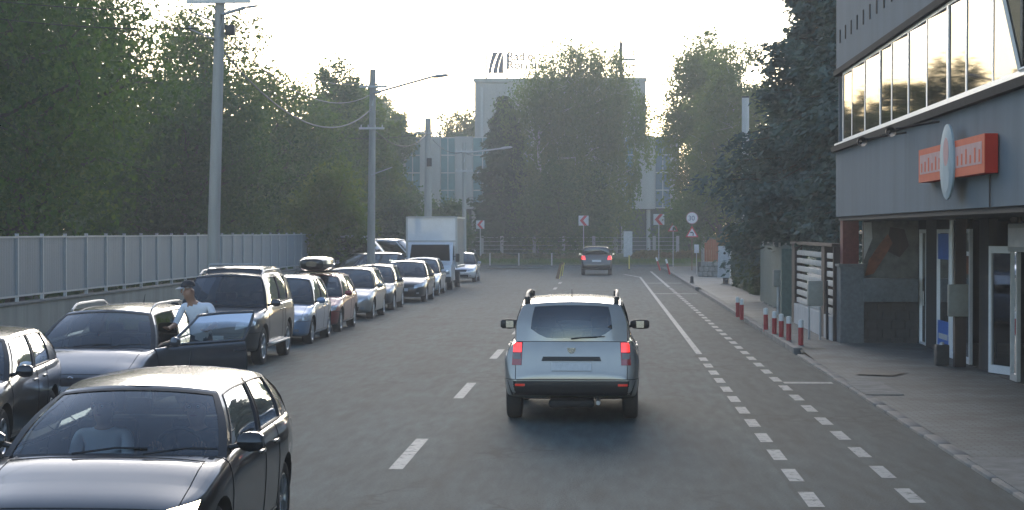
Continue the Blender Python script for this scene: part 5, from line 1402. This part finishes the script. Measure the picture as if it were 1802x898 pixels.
t = empty('concrete_pole', (at(1310, 0, 86).x, 86, 0), 0, 'pale concrete pole standing among the spruces, left of the tall one', 'pole'); mb = MB(); mb.tube([(0, 0, -.1), (0, 0, 8.6)], [.19, .16], 'wallwhite', 12); mb.build('shaft', t); mb = MB(); mb.lathe([(.17, 8.6), (.17, 8.67), (0, 8.69)], 'dark', 12); mb.build('cap', t)
# green screened fence
t = empty('screen_fence', (5.25, 0, .12), 0, 'fence covered with green screening cloth, left of the slatted gate', 'fence')
mb = MB(); V = []
for k in range(13): V.append([(.02*math.sin(k*1.9), 53.5+k*.85, z) for z in (.05, 1.0, 1.95+.05*math.sin(k))])
mb.grid(V, 'greenmesh'); mb.build('screen', t)
for k in range(6): mb = MB(); mb.tube([(.06, 53.5+k*2.0, 0), (.06, 53.5+k*2.0, 2.05)], .035, 'greyframe', 6); mb.build('post', t)
mb = MB(); mb.box((-.3, 53.0, 0), (.2, 53.4, 1.9), 'greenmesh'); mb.build('end_panel', t)
t = empty('meter_box', (4.98, 54.3, .12), 0, 'small pale meter box on a post before the green screened fence', 'meter box'); mb = MB(); mb.rbox((-.15, -.12, .80), (.15, .12, 1.28), 'cabgrey', .02); mb.build('housing', t); mb = MB(); mb.tube([(0, 0, 0), (0, 0, .80)], .05, 'steel', 8); mb.build('post', t)
# slatted gate fence with brown posts over a white wall
t = empty('slatted_fence', (5.05, 0, .12), 0, 'fence of pale horizontal slats between dark brown posts beside the grey building', 'fence')
for y, hw in ((49.75, .38), (43.0, .30), (41.06, .05)):
    mb = MB(); mb.box((-.10, y-hw, 0), (.10, y+hw, 2.05), 'brownwood'); mb.build('post', t)
for (y0_, y1_) in ((43.35, 49.3), (41.15, 42.65)):
    for k in range(7):
        mb = MB(); z = .55+k*.205; mb.rbox((-.05, y0_, z), (.03, y1_, z+.125), 'slatpale', .008); mb.build('slat', t)
    mb = MB(); mb.box((-.12, y0_, -.1), (.12, y1_, .52), 'wallwhite'); mb.build('base_wall', t)
mb = MB(); mb.box((-.14, 41.0, 2.055), (.14, 50.2, 2.12), 'brownwood'); mb.build('top_rail', t)
t = empty('utility_cabinet', (4.64, 41.7, .12), 0, 'grey electricity cabinet on thin legs in front of the slatted fence', 'cabinet'); mb = MB(); mb.rbox((-.17, -.14, .74), (.15, .14, 1.30), 'cabgrey', .02); mb.build('housing', t)
for x in (-.14, .10): mb = MB(); mb.tube([(x, 0, 0), (x, 0, .72)], .025, 'steel', 6); mb.build('leg', t)
mb = MB(); mb.tube([(.26, 0, 0), (.25, .05, 1.3)], .035, 'dark', 6); mb.build('conduit', t)
t = empty('shed_roof', (5.6, 44.0, 0), 0, 'small pale lean-to roof edge above the slatted fence beside the building', 'roof'); mb = MB(); mb.prism([(-.05, 2.45), (.9, 2.50), (.9, 2.55), (-.05, 2.50)], 'y', -1.6, -.6, 'slatpale'); mb.build('roof_sheet', t); mb = MB(); mb.tube([(.8, -1.1, 0), (.8, -1.1, 2.5)], .04, 'steel', 6); mb.build('support', t)

# ------------------------------------------------------------------ grey office building on the right
FXB = 5.0
ob = empty('grey_office_building', (FXB, 0, 0), 0, 'blue grey two storey office building with a white window band over recessed shops', 'building')
Y0, Y1 = 6.0, 41.0
mb = MB(); mb.box((0, Y0, 2.82), (11, Y1, 4.22), 'render'); mb.build('lower_band', ob)
mb = MB(); mb.box((-.10, Y0, 4.222), (.30, Y1+.08, 4.34), 'trim'); mb.box((-.04, Y0, 4.342), (.12, Y1, 4.40), 'upvc'); mb.build('sill_ledge', ob)
mb = MB(); mb.box((0, Y0, 5.98), (11, Y1, 9.2), 'render'); mb.build('upper_band', ob)
mb = MB(); mb.box((-.06, Y0, 5.86), (.30, Y1+.03, 5.978), 'trim'); mb.build('head_trim', ob)
mb = MB(); mb.box((.9, Y0, 4.345), (11, Y1-.3, 5.977), 'interior'); mb.box((.05, Y1-.12, 4.345), (11, Y1-.02, 5.977), 'render'); mb.build('upper_room', ob)
my = [40.0, 38.5, 36.6, 34.6, 33.2, 31.4, 29.6, 27.8, 26.4, 24.6, 22.9, 21.2, 19.4, 17.6, 15.8, 14, 12.2, 10.4, 8.6]
for i in range(len(my)-1):
    a, b = my[i], my[i+1]
    w = empty('window', (0, 0, 0)); w.parent = ob
    mb = MB(); fx0, fx1 = .010, .08; tck = .05
    thick = .09 if i in (6, 9) else .045
    mb.box((fx0, b+.001, 4.402), (fx1, b+thick, 5.858), 'upvc'); mb.box((fx0, a-.045, 4.402), (fx1, a-.001, 5.858), 'upvc')
    mb.box((fx0+.002, b+thick, 4.402), (fx1-.002, a-.045, 4.402+tck), 'upvc'); mb.box((fx0+.002, b+thick, 5.858-tck), (fx1-.002, a-.045, 5.858), 'upvc'); mb.build('frame', w)
    tilt = R_(.25)*math.sin(i*2.3)
    mb = MB(); mb.add([(.064+tilt, b+.02, 4.44), (.064-.025*(a-b)-tilt, a-.02, 4.44), (.066-.025*(a-b)-tilt, a-.02, 5.82), (.066+tilt, b+.02, 5.82)], [(0, 1, 2, 3)], 'winglass'); mb.build('pane', w)
    if i == 10:
        mb = MB(); V = lambda y, z, d: (-.02-d, y, z)
        for (p, q) in (((a-.08, 4.44), (a-.08, 5.8)), ((b+.08, 4.44), (b+.08, 5.8)), ((a-.08, 4.44), (b+.08, 4.44)), ((a-.08, 5.8), (b+.08, 5.8))):
            mb.tube([V(p[0], p[1], (p[1]-4.44)*.22), V(q[0], q[1], (q[1]-4.44)*.22)], .035, 'upvc', 4)
        mb.add([V(a-.1, 4.45, 0), V(b+.1, 4.45, 0), V(b+.1, 5.78, .29), V(a-.1, 5.78, .29)], [(0, 1, 2, 3)], 'winglass'); mb.build('open_sash', w)
for k in range(26):
    y = 40.3-k*.9; mb = MB(); mb.box((-.015, y-.05, 6.52), (.02, y+.05, 6.80), 'trim'); mb.build('vent_slot', ob)
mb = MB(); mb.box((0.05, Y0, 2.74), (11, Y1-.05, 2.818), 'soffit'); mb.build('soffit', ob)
GX = 1.7      # recess depth of the shop front
mb = MB(); mb.box((.02, 40.35, .0), (.52, 40.98, 1.75), 'greystone'); mb.box((-.02, 40.31, 1.751), (.56, 41.0, 1.81), 'kerb'); mb.build('corner_plinth', ob)
cb_ = MB(); cb_.box((.08, 40.45, 1.811), (.42, 40.9, 2.738), 'brickred'); cl = cb_.build('corner_column', ob)
for r in range(11):
    for c in range(2):
        mb = MB(); x = .085+c*.165+(.04 if r % 2 else 0); mb.box((x, 40.435, 1.82+r*.083), (min(x+.15, .42), 40.449, 1.89+r*.083), 'brickred'); mb.build('brick', cl)
# panel wall facing the viewer, with painted board, counter and dark stone foot
mb = MB(); mb.box((.53, 40.5, 0.02), (GX, 40.7, 1.0), 'darkstone'); pw = mb.build('stone_foot', ob)
for r in range(5):
    for c in range(4):
        mb = MB(); x = .54+c*.29+(.1 if r % 2 else 0); mb.box((x, 40.46, .05+r*.19), (min(x+.27, GX), 40.499, .22+r*.19), 'darkstone'); mb.build('stone', pw)
mb = MB(); mb.rbox((.50, 40.2, 1.002), (GX-.05, 40.69, 1.50), 'greystone', .02); mb.build('counter', ob)
mb = MB(); mb.box((.53, 40.55, 1.505), (GX, 40.7, 2.738), 'mural'); mu = mb.build('painted_board', ob)
mb = MB(); mb.prism([(.56, 1.55), (.75, 1.6), (1.0, 2.0), (1.15, 2.25), (1.05, 2.45), (.85, 2.2), (.65, 1.9)], 'y', 40.53, 40.548, 'muralo'); mb.build('painted_shape', mu)
mb = MB(); mb.prism([(1.0, 2.1), (1.3, 1.95), (1.5, 2.2), (1.4, 2.55), (1.1, 2.6)], 'y', 40.535, 40.549, 'brownwood'); mb.build('painted_shape', mu)
mb = MB(); mb.prism([(.54, 1.9), (.72, 2.35), (.70, 2.7), (.54, 2.7)], 'y', 40.536, 40.5485, 'slatpale'); mb.build('painted_shape', mu)
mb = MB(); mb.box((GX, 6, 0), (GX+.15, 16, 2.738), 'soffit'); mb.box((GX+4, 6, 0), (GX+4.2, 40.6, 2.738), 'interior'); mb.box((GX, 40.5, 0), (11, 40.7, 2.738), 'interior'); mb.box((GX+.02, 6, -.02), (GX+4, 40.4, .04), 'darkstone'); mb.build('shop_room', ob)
def shop_bay(y0_, y1_, kind):
    if kind == 'wall':
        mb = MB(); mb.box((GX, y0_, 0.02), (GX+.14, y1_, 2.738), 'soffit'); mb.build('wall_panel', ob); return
    w = empty('shop_window' if kind == 'blue' else 'shop_door', (0, 0, 0)); w.parent = ob
    f = 'upvc' if kind != 'grey' else 'greyframe'
    mb = MB(); q = .07
    mb.box((GX, y0_, .05), (GX+.06, y0_+q, 2.55), f); mb.box((GX, y1_-q, .05), (GX+.06, y1_, 2.55), f); mb.box((GX+.001, y0_+q, 2.47), (GX+.059, y1_-q, 2.55), f); mb.box((GX+.001, y0_+q, .05), (GX+.059, y1_-q, .16), f)
    if kind == 'door': mb.box((GX+.002, y0_+q, 2.05), (GX+.058, y1_-q, 2.13), f)
    mb.build('frame', w)
    mb = MB(); mb.add([(GX+.03, y0_+q, .16), (GX+.03, y1_-q, .16), (GX+.03, y1_-q, 2.47), (GX+.03, y0_+q, 2.47)], [(0, 1, 2, 3)], 'shopglass'); mb.build('pane', w)
    if kind == 'blue':
        mb = MB(); mb.box((GX+.012, y0_+q, .16), (GX+.024, y1_-q, .72), 'bluefoil'); mb.build('foil', w); mb = MB(); mb.box((GX+.012, y0_+q, 1.95), (GX+.024, y1_-q, 2.46), 'bluefoil'); mb.build('foil', w)
        mb = MB(); mb.box((GX+.006, y0_+.2, .36), (GX+.0115, y1_-.2, .47), 'signwhite'); mb.build('foil_stripe', w)
    if kind in ('door', 'white'):
        mb = MB(); mb.tube([(GX-.03, y0_+.12, .95), (GX-.03, y0_+.12, 1.25)], .015, 'steel', 6); mb.build('handle', w)
    mb = MB(); mb.box((GX+.003, y0_, 2.553), (GX+.057, y1_, 2.737), 'trim'); mb.build('transom', w)
shop_bay(39.6, 40.45, 'white'); shop_bay(38.35, 39.58, 'wall'); shop_bay(36.95, 38.33, 'blue'); shop_bay(36.0, 36.93, 'door'); shop_bay(34.9, 35.98, 'door')
shop_bay(33.15, 34.0, 'wall'); shop_bay(30.9, 31.43, 'grey'); shop_bay(16.0, 28.4, 'wall')
# open white door leaf, sticking out towards the street
dl = empty('door_leaf', (GX, 33.05, 0.05)); dl.parent = ob; dl.rotation_euler = (0, 0, R_(199))
mb = MB()
for (a0, a1, b0, b1) in ((0, .08, 0, 2.2), (.82, .90, 0, 2.2), (.08, .82, 0, .14), (.08, .82, 2.08, 2.2)): mb.box((-.03, -a1 if False else a0, b0), (.03, a1, b1), 'upvc')
mb.build('leaf_frame', dl)
mb = MB(); mb.add([(0, .08, .14), (0, .82, .14), (0, .82, 2.08), (0, .08, 2.08)], [(0, 1, 2, 3)], 'shopglass'); mb.build('leaf_pane', dl)
mb = MB(); mb.tube([(-.07, .78, .95), (-.07, .78, 1.2)], .015, 'steel', 6); mb.build('leaf_handle', dl)
# wooden post with meter box between the shop doors
t = empty('timber_post', (FXB+GX-.28, 34.35, .05), 0, 'weathered timber post carrying a grey meter box between the shop doors', 'post')
mb = MB(); mb.box((-.10, -.10, 0), (.10, .10, 2.68), 'brownwood'); mb.build('shaft', t); mb = MB(); mb.rbox((-.24, -.22, .92), (.12, -.102, 1.50), 'cabgrey', .015); mb.build('meter_box', t)
mb = MB(); mb.tube([(-.17, -.14, 1.5), (-.17, -.14, 2.66)], .04, 'upvc', 8); mb.build('downpipe', t)
t = empty('planter_stone', (FXB+GX-.5, 34.9, .04), 0, 'small dark stone block standing on the pavement before the timber post', 'block'); mb = MB(); mb.rbox((-.12, -.12, 0), (.12, .12, .38), 'darkstone', .02); mb.build('block', t); mb = MB(); mb.lathe([(.05, .38), (.04, .42), (0, .43)], 'steel', 8); mb.build('knob', t)
t = empty('shop_sign_box', (FXB+GX-.12, 29.6, 2.18), 0, 'small white sign box above the open shop door at the right edge', 'sign'); mb = MB(); mb.rbox((-.1, -1.1, 0), (.1, 1.0, .45), 'greyframe', .02); mb.build('housing', t); mb = MB(); mb.box((-.108, -1.0, .08), (-.102, .9, .38), 'signwhite'); mb.build('face', t)
# orange sign with pale disc, spot lamps on arms
t = empty('shop_sign', (FXB, 0, 0), 0, 'orange shop sign of two boxes with a pale round disc between them', 'sign')
for (a, b) in ((27.0, 29.1), (24.1, 26.2)):
    mb = MB(); mb.box((-.18, a, 3.25), (-.02, b, 3.75), 'redside'); bo = mb.build('sign_box', t)
    mb = MB(); mb.box((-.19, a, 3.25), (-.181, b, 3.75), 'orange'); mb.build('orange_face', bo)
    mb = MB(); mb.box((-.194, a+.16, 3.37), (-.1905, b-.12, 3.66), 'signpale'); mb.build('pale_panel', bo)
    for k in range(6):
        y = lerp(a+.3, b-.3, k/5); mb = MB(); mb.box((-.197, y-.05, 3.40), (-.1945, y+.05, 3.40+.16+.05*math.sin(k*2.4)), 'orange'); mb.build('letter_mark', bo)
mb = MB(); mb.lathe([(0, -.225), (.50, -.225), (.53, -.215), (.53, -.19), (.2, -.18), (.2, -.02)], 'disc', 32, 'x', (0, 26.6, 3.48)); dd = mb.build('disc', t)
mb = MB(); mb.lathe([(0, -.229), (.2, -.229), (.2, -.2255)], 'signpale', 20, 'x', (0, 26.6, 3.62)); dd2 = mb.build('disc_mark', dd)
mb = MB(); mb.lathe([(0, -.228), (.25, -.228), (.25, -.2255)], 'bluefoil' if False else 'disc', 20, 'x', (0, 26.6, 3.3)); mb.build('disc_mark', dd)
for y, lb in ((31.5, 'spot lamp on an arm under the window ledge, farther from the orange sign'), (28.4, 'spot lamp on an arm under the window ledge, nearest the orange sign')):
    t = empty('spot_lamp', (FXB, y, 4.1), 0, lb, 'lamp', 'spot lamps over the orange sign'); mb = MB(); mb.tube([(0, 0, .05), (-.75, -.3, -.08)], .018, 'dark', 6); mb.build('arm', t); mb = MB(); mb.lathe([(.03, .1), (.07, 0), (.08, -.1)], 'dark', 12, 'y', (-.78, -.3, -.12)); mb.build('lamp_head', t)
mb = MB(); mb.tube([(-.02, 24.6, 2.82), (-.02, 24.6, 3.24)], .012, 'cable', 5); mb.build('sign_cable', ob)

# ------------------------------------------------------------------ evening haze
hm, hn, hl, ho = _nodes('haze_air')
pv = hn.new('ShaderNodeVolumePrincipled'); pv.inputs['Density'].default_value = .0011; pv.inputs['Color'].default_value = (.92, .93, .95, 1); pv.inputs['Anisotropy'].default_value = .35
hl.new(pv.outputs[0], ho.inputs['Volume'])
mb = MB(); mb.box((-420, -80, -1.6), (420, 1520, 24), hm); o = mb.build('haze'); o['kind'] = 'stuff'
